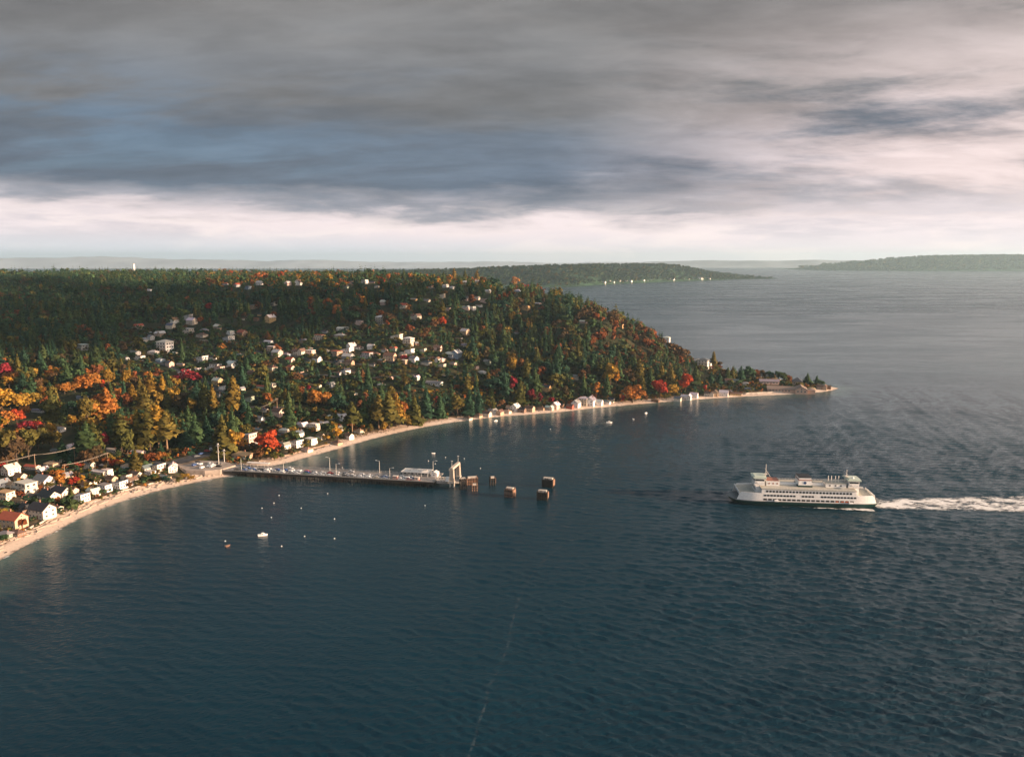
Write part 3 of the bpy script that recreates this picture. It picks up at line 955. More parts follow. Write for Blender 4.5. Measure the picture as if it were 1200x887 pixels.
# trees picked out one by one: base point in the photograph, height in photograph pixels, family, crown form, colour
HERO = [
    # beach and landing
    (314, 533, 31, "b", 4, "red", 1.15), (274, 534, 34, "b", 1, "gold", 1.0), (262, 533, 46, "c", 5, "olive", 1.25), (281, 530, 26, "b", 1, "orange", 1), (303, 541, 16, "b", 0, "rust", 1.2),
    (322, 540, 9, "b", 2, "olive", 1.3), (330, 538, 8, "b", 0, "green", 1.2), (345, 517, 13, "b", 0, "dark", 1.5), (384, 512, 18, "b", 0, "dark", 1.5), (396, 516, 17, "b", 1, "yellow", 1.2), (391, 512, 20, "b", 1, "gold", 1),
    (413, 507, 36, "c", 3, "olive", 1.5), (427, 500, 34, "c", 1, "green", 1.1), (444, 503, 40, "c", 3, "olive", 1.3), (456, 503, 43, "c", 2, "olive", 1.4), (464, 500, 40, "c", 2, "gold", 1.2), (437, 500, 36, "c", 2, "dark", 1.2),
    (472, 492, 24, "b", 1, "orange", 1), (486, 497, 34, "c", 1, "olive", 1.2), (500, 490, 36, "c", 0, "dark", 1.2), (536, 488, 28, "b", 1, "olive", 1.1), (516, 490, 30, "c", 0, "dark", 1.2), (550, 487, 30, "c", 1, "dark", 1.2), (561, 483, 26, "c", 0, "dark", 1.3),
    (450, 507, 14, "b", 1, "gold", 1.2), (435, 507, 13, "b", 3, "olive", 1.2), (478, 501, 12, "b", 0, "gold", 1.3), (492, 497, 10, "b", 2, "brown", 1.3),
    # far beach
    (623, 472, 18, "b", 1, "crimson", 1.15), (633, 473, 15, "b", 3, "crimson", 1.2), (646, 474, 9, "b", 0, "crimson", 1.2), (601, 461, 22, "b", 1, "crimson", .9), (610, 474, 28, "c", 1, "olive", 1.1), (627, 457, 26, "c", 1, "green", 1.1),
    (662, 468, 18, "b", 1, "brown", 1.2), (634, 446, 18, "b", 0, "rust", 1.1), (699, 464, 20, "b", 3, "orange", 1.2), (669, 477, 9, "b", 0, "rust", 1.2), (711, 463, 24, "c", 1, "green", 1.1), (721, 470, 10, "b", 0, "olive", 1.2), (684, 462, 24, "c", 0, "green", 1),
    (741, 472, 24, "b", 4, "orange", 1.3), (730, 472, 11, "b", 1, "red", 1), (757, 471, 9, "b", 0, "rust", 1.1), (773, 467, 23, "b", 0, "red", 1.2), (789, 463, 12, "b", 2, "yellow", 1.2), (803, 460, 25, "b", 1, "red", 1.25), (781, 469, 9, "b", 0, "olive", 1.2),
    (826, 458, 8, "b", 1, "red", 1.2), (715, 455, 32, "b", 1, "gold", 1.1), (722, 452, 24, "b", 3, "yellow", 1.1), (600, 440, 24, "b", 1, "gold", 1), (610, 436, 18, "b", 1, "rust", 1), (752, 462, 26, "c", 0, "olive", 1.1), (762, 458, 26, "c", 1, "green", 1.1), (786, 455, 28, "c", 0, "olive", 1.1), (795, 452, 26, "c", 1, "green", 1.1), (815, 452, 24, "c", 1, "dark", 1.3),
    # the point
    (836, 431, 19, "c", 4, "olive", 1.6), (842, 431, 9, "b", 0, "brown", 1.3), (848, 446, 14, "b", 0, "brown", 1.1), (858, 447, 17, "c", 1, "olive", 1.3), (868, 446, 17, "c", 5, "dark", 1.5), (876, 445, 17, "b", 4, "dark", 1.2), (886, 445, 13, "b", 0, "rust", 1.2), (893, 445, 13, "b", 4, "brown", 1.2), (902, 446, 12, "b", 0, "dark", 1.2), (853, 447, 16, "c", 5, "dark", 1.5), (843, 450, 14, "c", 1, "dark", 1.3), (833, 450, 15, "c", 5, "dark", 1.3),
    (912, 447, 13, "b", 0, "dark", 1.2), (918, 448, 12, "b", 0, "dark", 1.2), (924, 448, 9, "b", 0, "rust", 1.2), (946, 450, 13, "c", 5, "dark", 1.6), (957, 451, 11, "c", 1, "dark", 1.5), (907, 445, 9, "b", 3, "rust", 1.3), (962, 453, 8, "b", 0, "dark", 1.4), (869, 457, 6, "b", 0, "olive", 1.4), (848, 458, 6, "b", 0, "rust", 1.4),
    # sunlit left slope
    (12, 479, 22, "b", 4, "yellow", 1.3), (26, 480, 21, "b", 4, "yellow", 1.3), (2, 478, 22, "b", 2, "yellow", 1.3), (37, 477, 17, "b", 2, "gold", 1.3), (11, 456, 16, "b", 0, "yellow", 1.1), (4, 446, 22, "b", 4, "crimson", 1.3), (20, 449, 13, "b", 2, "orange", 1.4), (57, 450, 13, "b", 0, "gold", 1.1), (50, 456, 11, "b", 2, "yellow", 1.5),
    (76, 462, 15, "b", 4, "orange", 1.4), (88, 460, 14, "b", 4, "orange", 1.3), (103, 459, 19, "b", 2, "orange", 1.3), (112, 457, 21, "b", 0, "orange", 1.2), (120, 457, 15, "b", 3, "red", 1.2), (51, 468, 15, "b", 0, "orange", 1.1), (98, 452, 12, "b", 2, "rust", 1.4), (113, 446, 20, "b", 0, "rust", 1.1), (128, 456, 26, "b", 1, "gold", 1),
    (62, 493, 38, "c", 1, "olive", 1.1), (10, 500, 20, "b", 4, "orange", 1.2), (20, 498, 20, "b", 0, "red", 1.2), (5, 503, 14, "b", 0, "gold", 1.1), (30, 508, 14, "b", 2, "crimson", 1.4), (42, 506, 12, "b", 2, "red", 1.4), (30, 487, 11, "b", 2, "orange", 1.3),
    (126, 491, 36, "c", 2, "orange", 1.3), (134, 488, 24, "b", 1, "orange", 1.1), (84, 502, 18, "b", 1, "gold", 1.2), (103, 500, 38, "b", 1, "olive", 1), (98, 512, 30, "b", 3, "gold", 1.3), (107, 514, 28, "b", 1, "gold", 1.1), (117, 500, 18, "b", 3, "gold", 1), (91, 490, 22, "b", 0, "dark", 1.2),
    (140, 470, 16, "b", 0, "orange", 1), (150, 482, 24, "b", 1, "rust", 1), (156, 474, 24, "c", 2, "gold", 1.1), (165, 470, 28, "c", 1, "olive", 1), (170, 485, 34, "c", 2, "olive", 1.2), (178, 470, 34, "c", 2, "gold", 1.2), (186, 482, 26, "b", 1, "gold", 1), (148, 453, 22, "b", 1, "gold", 1),
    (196, 480, 28, "c", 5, "olive", 1), (206, 478, 24, "b", 0, "gold", 1.1), (215, 484, 26, "b", 0, "brown", 1.1), (225, 486, 22, "b", 1, "gold", 1.1), (240, 484, 34, "c", 2, "olive", 1.1), (250, 480, 30, "c", 0, "gold", 1.1), (275, 488, 46, "c", 2, "gold", 1.1), (219, 446, 15, "b", 4, "crimson", 1.4), (229, 448, 13, "b", 4, "crimson", 1.3), (209, 449, 9, "b", 2, "crimson", 1.5),
    # tall firs over the near houses
    (8, 545, 46, "b", 5, "olive", 1.1), (20, 545, 40, "b", 1, "brown", 1.3), (34, 540, 40, "b", 5, "olive", 1.0), (2, 540, 42, "c", 1, "brown", 1.3), (45, 528, 26, "b", 0, "olive", 1.2), (62, 528, 24, "b", 0, "olive", 1.2), (60, 515, 22, "b", 1, "gold", 1.1), (74, 540, 26, "c", 1, "dark", 1.3),
    (104, 541, 46, "c", 2, "green", 1.4), (112, 536, 40, "c", 2, "olive", 1.4), (94, 538, 34, "c", 5, "dark", 1.3), (124, 530, 26, "b", 1, "crimson", .9), (116, 547, 28, "b", 1, "brown", 1.2), (105, 549, 24, "b", 0, "brown", 1.2),
    (143, 530, 46, "c", 2, "olive", 1.2), (150, 536, 34, "b", 1, "olive", 1.0), (163, 527, 46, "c", 4, "olive", 1.4), (176, 528, 50, "c", 2, "olive", 1.3), (187, 527, 52, "c", 3, "gold", 1.6), (196, 528, 46, "c", 3, "olive", 1.7), (180, 520, 44, "c", 2, "gold", 1.3), (205, 520, 36, "c", 1, "dark", 1.3), (160, 556, 30, "c", 1, "olive", 1.2), (157, 552, 24, "c", 1, "dark", 1.2), (133, 520, 36, "c", 2, "green", 1.1),
    (216, 525, 34, "c", 5, "dark", 1.2), (230, 520, 36, "c", 5, "dark", 1.2), (243, 518, 30, "c", 1, "dark", 1.2), (222, 510, 34, "c", 1, "dark", 1.2), (152, 519, 30, "c", 1, "dark", 1.2), (165, 515, 30, "c", 5, "dark", 1.2),
    # near houses' gardens
    (73, 571, 16, "b", 0, "orange", 1.2), (87, 571, 13, "b", 0, "red", 1.3), (97, 566, 11, "b", 1, "yellow", 1), (67, 562, 12, "b", 2, "orange", 1.2), (2, 555, 14, "b", 4, "red", 1.1), (78, 594, 12, "b", 0, "dark", 1.3), (69, 591, 9, "b", 0, "orange", 1.3), (22, 584, 9, "b", 0, "rust", 1.3), (31, 578, 9, "b", 2, "orange", 1.2), (46, 577, 8, "b", 0, "rust", 1.3), (59, 573, 8, "b", 2, "olive", 1.4), (10, 597, 12, "b", 0, "dark", 1.3), (3, 606, 12, "b", 0, "gold", 1.2), (20, 598, 9, "b", 0, "dark", 1.3), (84, 585, 16, "c", 4, "olive", 1.3), (3, 636, 10, "b", 2, "dark", 1.3), (141, 546, 7, "b", 2, "orange", 1.6), (134, 547, 8, "b", 2, "red", 1.6), (92, 548, 7, "b", 2, "red", 1.5), (99, 548, 6, "b", 2, "orange", 1.5),
    (176, 541, 10, "b", 2, "rust", 1.6), (188, 540, 10, "b", 2, "orange", 1.6), (197, 538, 8, "b", 0, "gold", 1.2), (181, 563, 8, "b", 0, "dark", 1.5), (172, 566, 7, "b", 2, "dark", 1.5), (210, 566, 7, "b", 2, "olive", 1.5), (196, 565, 7, "b", 2, "dark", 1.6), (216, 562, 7, "b", 2, "gold", 1.6), (161, 570, 8, "b", 0, "olive", 1.3), (152, 573, 8, "b", 0, "rust", 1.2), (223, 563, 6, "b", 2, "gold", 1.7),
    # middle hillside accents
    (314, 478, 19, "b", 5, "orange", 1.1), (371, 477, 23, "b", 4, "orange", 1.1), (383, 476, 19, "b", 1, "orange", 1.2), (362, 477, 8, "b", 0, "gold", 1.1), (362, 459, 9, "b", 1, "crimson", 1.1), (348, 449, 14, "b", 4, "rust", 1.2), (313, 430, 9, "b", 4, "rust", 1.2), (425, 447, 14, "c", 1, "rust", 1.5), (314, 399, 11, "c", 5, "rust", 1.8), (346, 489, 9, "b", 3, "red", 1.2), (512, 476, 14, "b", 3, "crimson", 1.1), (473, 424, 8, "b", 2, "crimson", 1.2),
    (480, 390, 11, "b", 4, "rust", 1.2), (501, 395, 12, "b", 0, "rust", 1.3), (494, 399, 9, "b", 2, "rust", 1.2), (518, 383, 13, "b", 4, "red", 1), (510, 385, 12, "b", 4, "rust", 1.2), (585, 392, 14, "b", 1, "rust", 1), (502, 398, 7, "b", 0, "rust", 1.3), (426, 388, 9, "b", 0, "brown", 1.3), (335, 470, 15, "c", 2, "gold", 1.1), (350, 474, 21, "c", 2, "olive", 1.1), (322, 430, 10, "b", 0, "brown", 1.2), (394, 480, 20, "b", 4, "dark", 1.1), (350, 440, 12, "b", 0, "dark", 1.4), (298, 430, 18, "b", 4, "dark", 1.3), (290, 437, 18, "c", 5, "dark", 1.2), (447, 472, 22, "c", 1, "dark", 1.3), (459, 470, 20, "b", 1, "olive", 1),
    (246, 364, 10, "b", 4, "red", 1.2), (235, 380, 9, "b", 0, "rust", 1), (182, 366, 13, "c", 1, "olive", 1.1), (428, 362, 14, "c", 4, "olive", 1.6), (443, 358, 10, "c", 4, "olive", 1.6), (698, 374, 8, "b", 4, "rust", 1.2), (685, 360, 6, "b", 0, "rust", 1.2), (745, 402, 12, "b", 1, "rust", 1.2), (738, 398, 12, "b", 0, "brown", 1.2), (757, 408, 12, "b", 0, "rust", 1.2), (765, 410, 10, "b", 4, "rust", 1.2), (700, 432, 9, "c", 1, "dark", 1.2), (790, 419, 8, "b", 0, "red", 1.2),
    (582, 332, 14, "c", 1, "dark", 1.5), (532, 331, 16, "c", 2, "gold", 1.1), (545, 331, 15, "c", 0, "olive", 1.2), (559, 331, 14, "c", 2, "gold", 1.2), (520, 331, 12, "c", 1, "green", 1.3), (473, 328, 11, "c", 1, "dark", 1.5), (455, 329, 9, "b", 4, "orange", 1.1), (480, 328, 8, "b", 0, "orange", 1.1), (604, 333, 12, "b", 4, "orange", 1.1), (617, 335, 10, "b", 0, "red", 1.1), (660, 343, 11, "c", 5, "dark", 1.4),
]

HERO_XY = []
for (px, py, hp, fam, form, pal, sq) in HERO:
    x, y = on_land(px, py)
    dep = project(x, y, Z(x, y))[2]
    h = hp * dep / F0 * 1.03
    if fam == "b": sq = sq * .92
    single_tree(x, y, h, fam, form, pal, sq)
    HERO_XY.append((px, py, hp, hp * (.28 if fam == "c" else .45) * sq, dep, x, y))
# ------------------------------------------------------------------ houses
WALLM = mat("house_wall", rough=.8, var=.06, scale=.6, objcol=True, spec=.2)
ROOFM = mat("house_roof", rough=.85, var=.16, scale=1.2, objcol=True, spec=.15)
TRIM = mat("white_trim", (.74, .71, .66), .6, var=.05)
GLASS = mat("window_glass", (.020, .026, .032), .12, var=.1, spec=.6)
DOORM = mat("door_paint", (.14, .05, .035), .5, var=.1)
BRICK = mat("chimney_brick", (.24, .11, .075), .9, var=.3, scale=3)
DECKW = mat("deck_timber", (.22, .14, .09), .85, var=.2, scale=1)
CONC = mat("concrete", (.42, .38, .33), .85, var=.15, scale=.5)


def gable_roof(mb, x0, x1, y0, y1, z, rise, axis, over=.5, th=.22):
    """two sloping slabs with eaves"""
    if axis == "x":
        ym = (y0 + y1) / 2; s = rise / (ym - y0)
        for sg, ya in ((1, y0 - over), (-1, y1 + over)):
            z0 = z - over * s
            prof = [(ya, z0), (ym, z + rise), (ym, z + rise + th), (ya, z0 + th)]
            if sg < 0: prof = prof[::-1]
            mb.loft([[(x0 - over, p, q) for p, q in prof], [(x1 + over, p, q) for p, q in prof]])
    else:
        xm = (x0 + x1) / 2; s = rise / (xm - x0)
        for sg, xa in ((1, x0 - over), (-1, x1 + over)):
            z0 = z - over * s
            prof = [(xa, z0), (xm, z + rise), (xm, z + rise + th), (xa, z0 + th)]
            if sg > 0: prof = prof[::-1]
            mb.loft([[(p, y0 - over, q) for p, q in prof], [(p, y1 + over, q) for p, q in prof]])


def gable_wall(mb, x0, x1, y0, y1, z0, z, rise, axis):
    if axis == "x":
        ym = (y0 + y1) / 2
        ring = [(y0, z0), (y1, z0), (y1, z), (ym, z + rise), (y0, z)]
        mb.loft([[(x0, p, q) for p, q in ring], [(x1, p, q) for p, q in ring]])
    else:
        xm = (x0 + x1) / 2
        ring = [(x0, z0), (x0, z), (xm, z + rise), (x1, z), (x1, z0)]
        mb.loft([[(p, y0, q) for p, q in ring], [(p, y1, q) for p, q in ring]])


def hip_roof(mb, x0, x1, y0, y1, z, rise, over=.6):
    a, b, c, d = x0 - over, x1 + over, y0 - over, y1 + over
    run = min(b - a, d - c) / 2
    if (b - a) > (d - c):
        r = [(a + run, (c + d) / 2, z + rise), (b - run, (c + d) / 2, z + rise)]
        vs = [(a, c, z), (b, c, z), (b, d, z), (a, d, z)] + r
        fs = [(0, 1, 5, 4), (1, 2, 5), (2, 3, 4, 5), (3, 0, 4), (0, 3, 2, 1)]
    else:
        r = [((a + b) / 2, c + run, z + rise), ((a + b) / 2, d - run, z + rise)]
        vs = [(a, c, z), (b, c, z), (b, d, z), (a, d, z)] + r
        fs = [(0, 1, 4), (1, 2, 5, 4), (2, 3, 5), (3, 0, 4, 5), (0, 3, 2, 1)]
    mb.add(vs, fs)
    mb.box(a, b, c, d, z - .24, z - .004)


def window(root, side, pos, w, h, at, z, frame=True):
    """side: 'f' (-y wall at y=at) or 'r' (+x wall at x=at) or 'l'"""
    g = MB(); fr = MB()
    t = .09
    def bx(m, a0, a1, z0, z1, d0, d1):
        if side == "f": m.box(a0, a1, at - d1, at - d0, z0, z1)
        elif side == "b": m.box(a0, a1, at + d0, at + d1, z0, z1)
        elif side == "r": m.box(at + d0, at + d1, a0, a1, z0, z1)
        else: m.box(at - d1, at - d0, a0, a1, z0, z1)
    bx(g, pos - w / 2, pos + w / 2, z, z + h, .01, .04)
    o = g.build("window", GLASS, root)
    if frame:
        bx(fr, pos - w / 2 - t, pos + w / 2 + t, z - t, z, .0, .08); bx(fr, pos - w / 2 - t, pos + w / 2 + t, z + h, z + h + t, .0, .08)
        bx(fr, pos - w / 2 - t, pos - w / 2, z, z + h, .0, .08); bx(fr, pos + w / 2, pos + w / 2 + t, z, z + h, .0, .08)
        bx(fr, pos - .03, pos + .03, z, z + h, .042, .07)
        fr.build("window_frame", TRIM, o)
    return o


def deck(root, x0, x1, y0, y1, z, posts=True):
    m = MB(); m.box(x0, x1, y0, y1, z - .2, z)
    if posts:
        for px_ in (x0 + .2, x1 - .2):
            for py_ in (y0 + .2,):
                m.box(px_ - .12, px_ + .12, py_ - .12, py_ + .12, -2.0, z - .2)
    d = m.build("deck", DECKW, root)
    r = MB()
    n = max(2, int((x1 - x0) / 1.6))
    for i in range(n + 1):
        xx = x0 + .06 + (x1 - x0 - .12) * i / n
        r.box(xx - .05, xx + .05, y0, y0 + .1, z, z + .95)
    r.box(x0, x1, y0 - .01, y0 + .11, z + .951, z + 1.05)
    r.build("railing", TRIM, d)


HOUSE_WALL = {}


def make_house(kind, full=True):
    root = empty("house")
    w, r = MB(), MB()
    W_ = []
    chim = None
    fr = full
    if kind == 0:      # ridge across the view, lit gable end
        gable_wall(w, -6.5, 6.5, -4.5, 4.5, -3, 5.4, 3.2, "x"); gable_roof(r, -6.5, 6.5, -4.5, 4.5, 5.4, 3.2, "x")
        W_ = [("f", x, 1.5, 1.4, -4.5, z) for x in (-4.6, -1.6, 4.4) for z in (.9, 3.5)] + [("f", 1.4, 1.4, 1.4, -4.5, 3.5)] + [("r", y, 1.6, 1.5, 6.5, z) for y in (-2.2, 2.2) for z in (.9, 3.5)] + [("r", 0, 1.4, 1.3, 6.5, 6.0)]
        chim = (-3.0, 1.2, 9.6)
        door = ("f", 1.4, -4.5)
    elif kind == 1:    # gable towards the viewer
        gable_wall(w, -4.5, 4.5, -6, 6, -3, 5.6, 3.6, "y"); gable_roof(r, -4.5, 4.5, -6, 6, 5.6, 3.6, "y")
        W_ = [("f", x, 1.6, 1.5, -6, z) for x in (-2.4, 2.4) for z in (.9, 3.6)] + [("f", 0, 1.4, 1.4, -6, 6.3)] + [("r", y, 1.4, 1.4, 4.5, z) for y in (-4, 0, 4) for z in (.9, 3.5)]
        chim = (1.8, 2.4, 9.4)
        door = ("f", 0, -6)
    elif kind == 2:    # low hip roofed bungalow
        w.box(-7.5, 7.5, -5, 5, -3, 3.3); hip_roof(r, -7.5, 7.5, -5, 5, 3.55, 2.6)
        W_ = [("f", x, 2.0, 1.4, -5, 1.1) for x in (-5.4, -2.2, 3.4, 6.0)] + [("r", y, 1.7, 1.3, 7.5, 1.1) for y in (-2.8, 0.2, 3.1)]
        chim = (2.5, .8, 6.9)
        door = ("f", .5, -5)
    elif kind == 3:    # flat roofed, two stepped volumes
        w.box(-7, 7, -4.5, 4.5, -3, 3.2); w.box(-5, 6.4, -3.6, 4.3, 3.24, 6.3)
        r.box(-7.3, 7.3, -4.8, 4.8, 3.205, 3.235); r.box(-5.5, 6.9, -4.2, 4.7, 6.304, 6.62)
        W_ = [("f", x, 2.4, 1.7, -4.5, .9) for x in (-5, -1.4, 5.2)] + [("f", x, 2.4, 1.7, -3.6, 4.1) for x in (-3.2, .6, 4.2)] + [("r", y, 2.2, 1.6, 7, .9) for y in (-2.3, 1.8)] + [("r", y, 2.2, 1.6, 6.4, 4.1) for y in (-1.8, 2.1)]
        door = ("f", 2.2, -4.5)
    elif kind == 4:    # cross gable
        gable_wall(w, -8, 3, -3.8, 4.2, -3, 4.6, 2.8, "x"); gable_roof(r, -8, 3, -3.8, 4.2, 4.6, 2.8, "x")
        gable_wall(w, 2.2, 8.2, -6.2, 5, -3, 5.4, 3.0, "y"); gable_roof(r, 2.2, 8.2, -6.2, 5, 5.4, 3.0, "y")
        W_ = [("f", x, 1.7, 1.4, -3.8, z) for x in (-6, -3.2) for z in (.8, 2.9)] + [("f", x, 1.6, 1.5, -6.2, z) for x in (3.9, 6.5) for z in (.9, 3.3)] + [("f", 5.2, 1.2, 1.2, -6.2, 5.8)] + [("r", y, 1.7, 1.5, 8.2, z) for y in (-4, -.6, 2.8) for z in (.9, 3.3)]
        chim = (-4.5, .6, 8.6)
        door = ("f", -.6, -3.8)
    elif kind == 5:    # mono-pitch
        ring = [(-6, -3), (6, -3), (6, 6.6), (-6, 4.2)]
        w.loft([[(p, 4.5, q) for p, q in ring], [(p, -4.5, q) for p, q in ring]])
        ro = [(-6.6, 4.09), (6.6, 6.73), (6.6, 7.0), (-6.6, 4.36)]
        r.loft([[(p, 5.1, q) for p, q in ro], [(p, -5.1, q) for p, q in ro]])
        W_ = [("f", x, 1.8, 1.5, -4.5, .9) for x in (-4, -.8, 4.4)] + [("f", x, 2, 1.4, -4.5, 3.8) for x in (1.4, 4.4)] + [("r", y, 1.9, 1.6, 6, z) for y in (-2.4, 0.2, 2.8) for z in (.9, 3.9)]
        door = ("f", 1.8, -4.5)
    elif kind == 6:    # long low rambler
        gable_wall(w, -10, 10, -4.2, 4.2, -3, 3.2, 1.7, "x"); gable_roof(r, -10, 10, -4.2, 4.2, 3.2, 1.7, "x", .7)
        W_ = [("f", x, 2.2, 1.4, -4.2, 1.0) for x in (-8, -5, -2, 4.4, 7.6)] + [("r", y, 1.8, 1.4, 10, 1.0) for y in (-2.2, 1.8)]
        chim = (3.5, 1, 6.0)
        door = ("f", 1.4, -4.2)
    else:              # tall, three levels with decks
        w.box(-5.5, 5.5, -4.5, 4.5, -3, 8.6); hip_roof(r, -5.5, 5.5, -4.5, 4.5, 8.85, 1.9, .7)
        W_ = [("f", x, 2.2, 1.8, -4.5, z) for x in (-3.4, 0, 3.4) for z in (.6, 3.5, 6.4)] + [("r", y, 2.0, 1.7, 5.5, z) for y in (-2.4, 0.4, 3.0) for z in (.6, 3.5, 6.4)]
        door = None
    wo = w.build("wall", WALLM, root)
    ro = r.build("roof", ROOFM, root)
    if not full: W_ = [(a_, b_, c_ * .8, d_ * .8, e_, f_) for a_, b_, c_, d_, e_, f_ in W_[::2]]
    for sd, p, ww, hh, at, z in W_:
        window(root, sd, p, ww * .82, hh * .8, at, z + .1, fr)
    # the far side of the house gets a few windows as well
    if full:
        for z in (1.0, 3.5) if kind in (0, 1, 3, 7) else (1.0,):
            xl = {0: -6.5, 1: -4.5, 2: -7.5, 3: -7, 4: -8, 5: -6, 6: -10, 7: -5.5}[kind]
            if kind == 3 and z > 3: continue
            window(root, "l", 1.0, 1.5, 1.4, xl, z, True)
    if chim:
        c = MB(); c.box(chim[0] - .5, chim[0] + .5, chim[1] - .4, chim[1] + .4, chim[2] - 3.2, chim[2]); c.box(chim[0] - .6, chim[0] + .6, chim[1] - .5, chim[1] + .5, chim[2] + .003, chim[2] + .15)
        c.build("chimney", BRICK, ro)
    if door and full:
        d = MB(); d.box(door[1] - .5, door[1] + .5, door[2] - .06, door[2] - .003, 0.0, 2.1)
        d.build("door", DOORM, root)
    if full:
        if kind == 7:
            deck(root, -5.2, 5.2, -6.6, -4.56, 3.2); deck(root, -5.2, 5.2, -6.4, -4.56, 6.1, False)
        elif kind in (0, 2, 4):
            deck(root, {0: -6, 2: -7, 4: -7.6}[kind], {0: 0, 2: -.6, 4: -1.6}[kind], {0: -7.2, 2: -7.6, 4: -6.4}[kind], {0: -4.56, 2: -5.06, 4: -3.86}[kind], .4)
    return root


WCOL = {"white": (.78, .74, .69), "cream": (.66, .57, .46), "grey": (.42, .42, .42), "tan": (.48, .34, .23), "brown": (.20, .12, .08), "pink": (.66, .46, .38), "blue": (.28, .36, .44), "green": (.30, .35, .27), "ochre": (.55, .36, .17), "red": (.36, .10, .07)}
RCOL = {"dark": (.045, .048, .055), "grey": (.20, .20, .20), "pale": (.52, .49, .45), "brown": (.13, .085, .06), "red": (.30, .085, .055), "slate": (.10, .115, .13), "tan": (.38, .25, .16)}
RWORD = {"dark": "black-roofed", "grey": "grey-roofed", "pale": "pale-roofed", "brown": "brown-roofed", "red": "red-roofed", "slate": "slate-roofed", "tan": "tan-roofed"}
KWORD = ["gabled house", "gable-fronted house", "hipped bungalow", "flat-topped house", "cross-gabled house", "sloping-roof house", "long low house", "tall house with decks"]
KWID = [13.0, 10.5, 15.5, 14.0, 16.5, 12.5, 20.5, 11.5]

PROTO_F = [make_house(i, True) for i in range(8)]
PROTO_L = [make_house(i, False) for i in range(8)]
USED = set()
HOUSES = []
HOUSE_LABELS = []


def put_house(px, py, wpx, kind, wc, rc, yaw):
    x, y = on_land(px, py)
    z = Z(x, y)
    dep = project(x, y, z)[2]
    sc = max(.55, min(1.5, wpx * dep / F0 / KWID[kind]))
    full = wpx >= 10.5 or py > 480
    src = (PROTO_F if full else PROTO_L)[kind]
    if src in USED: root = copy_tree(src)
    else:
        root = src; USED.add(src)
    root.location = (x, y, z + .1)
    root.rotation_euler = (0, 0, R(yaw))
    root.scale = (sc, sc, sc)
    v = rng.uniform(.92, 1.05) if py > 480 else rng.uniform(.70, 1.0)
    for ch in root.children:
        n = ch.name.split(".")[0]
        if n == "wall": ch.color = tuple(min(.8, q * v) for q in WCOL[wc]) + (1,)
        elif n == "roof": ch.color = tuple(q * rng.uniform(.9, 1.1) for q in RCOL[rc]) + (1,)
    tag(root, "house", "house", "houses of the waterside neighbourhood")
    zn = zone_of(px, py, x, y)
    zn = {"among the near beach houses": "on the near beachfront", "behind the near beach houses": "behind the near beachfront", "along the far beach houses": "on the far beachfront",
          "on the hillside among houses": "on the open hillside"}.get(zn, zn)
    HOUSE_LABELS.append((root, f"{wc}-walled {RWORD[rc]} {KWORD[kind]}", zn, px))
    HOUSES.append((px, py, wpx, dep, x, y, 7.5 * sc))
    return root


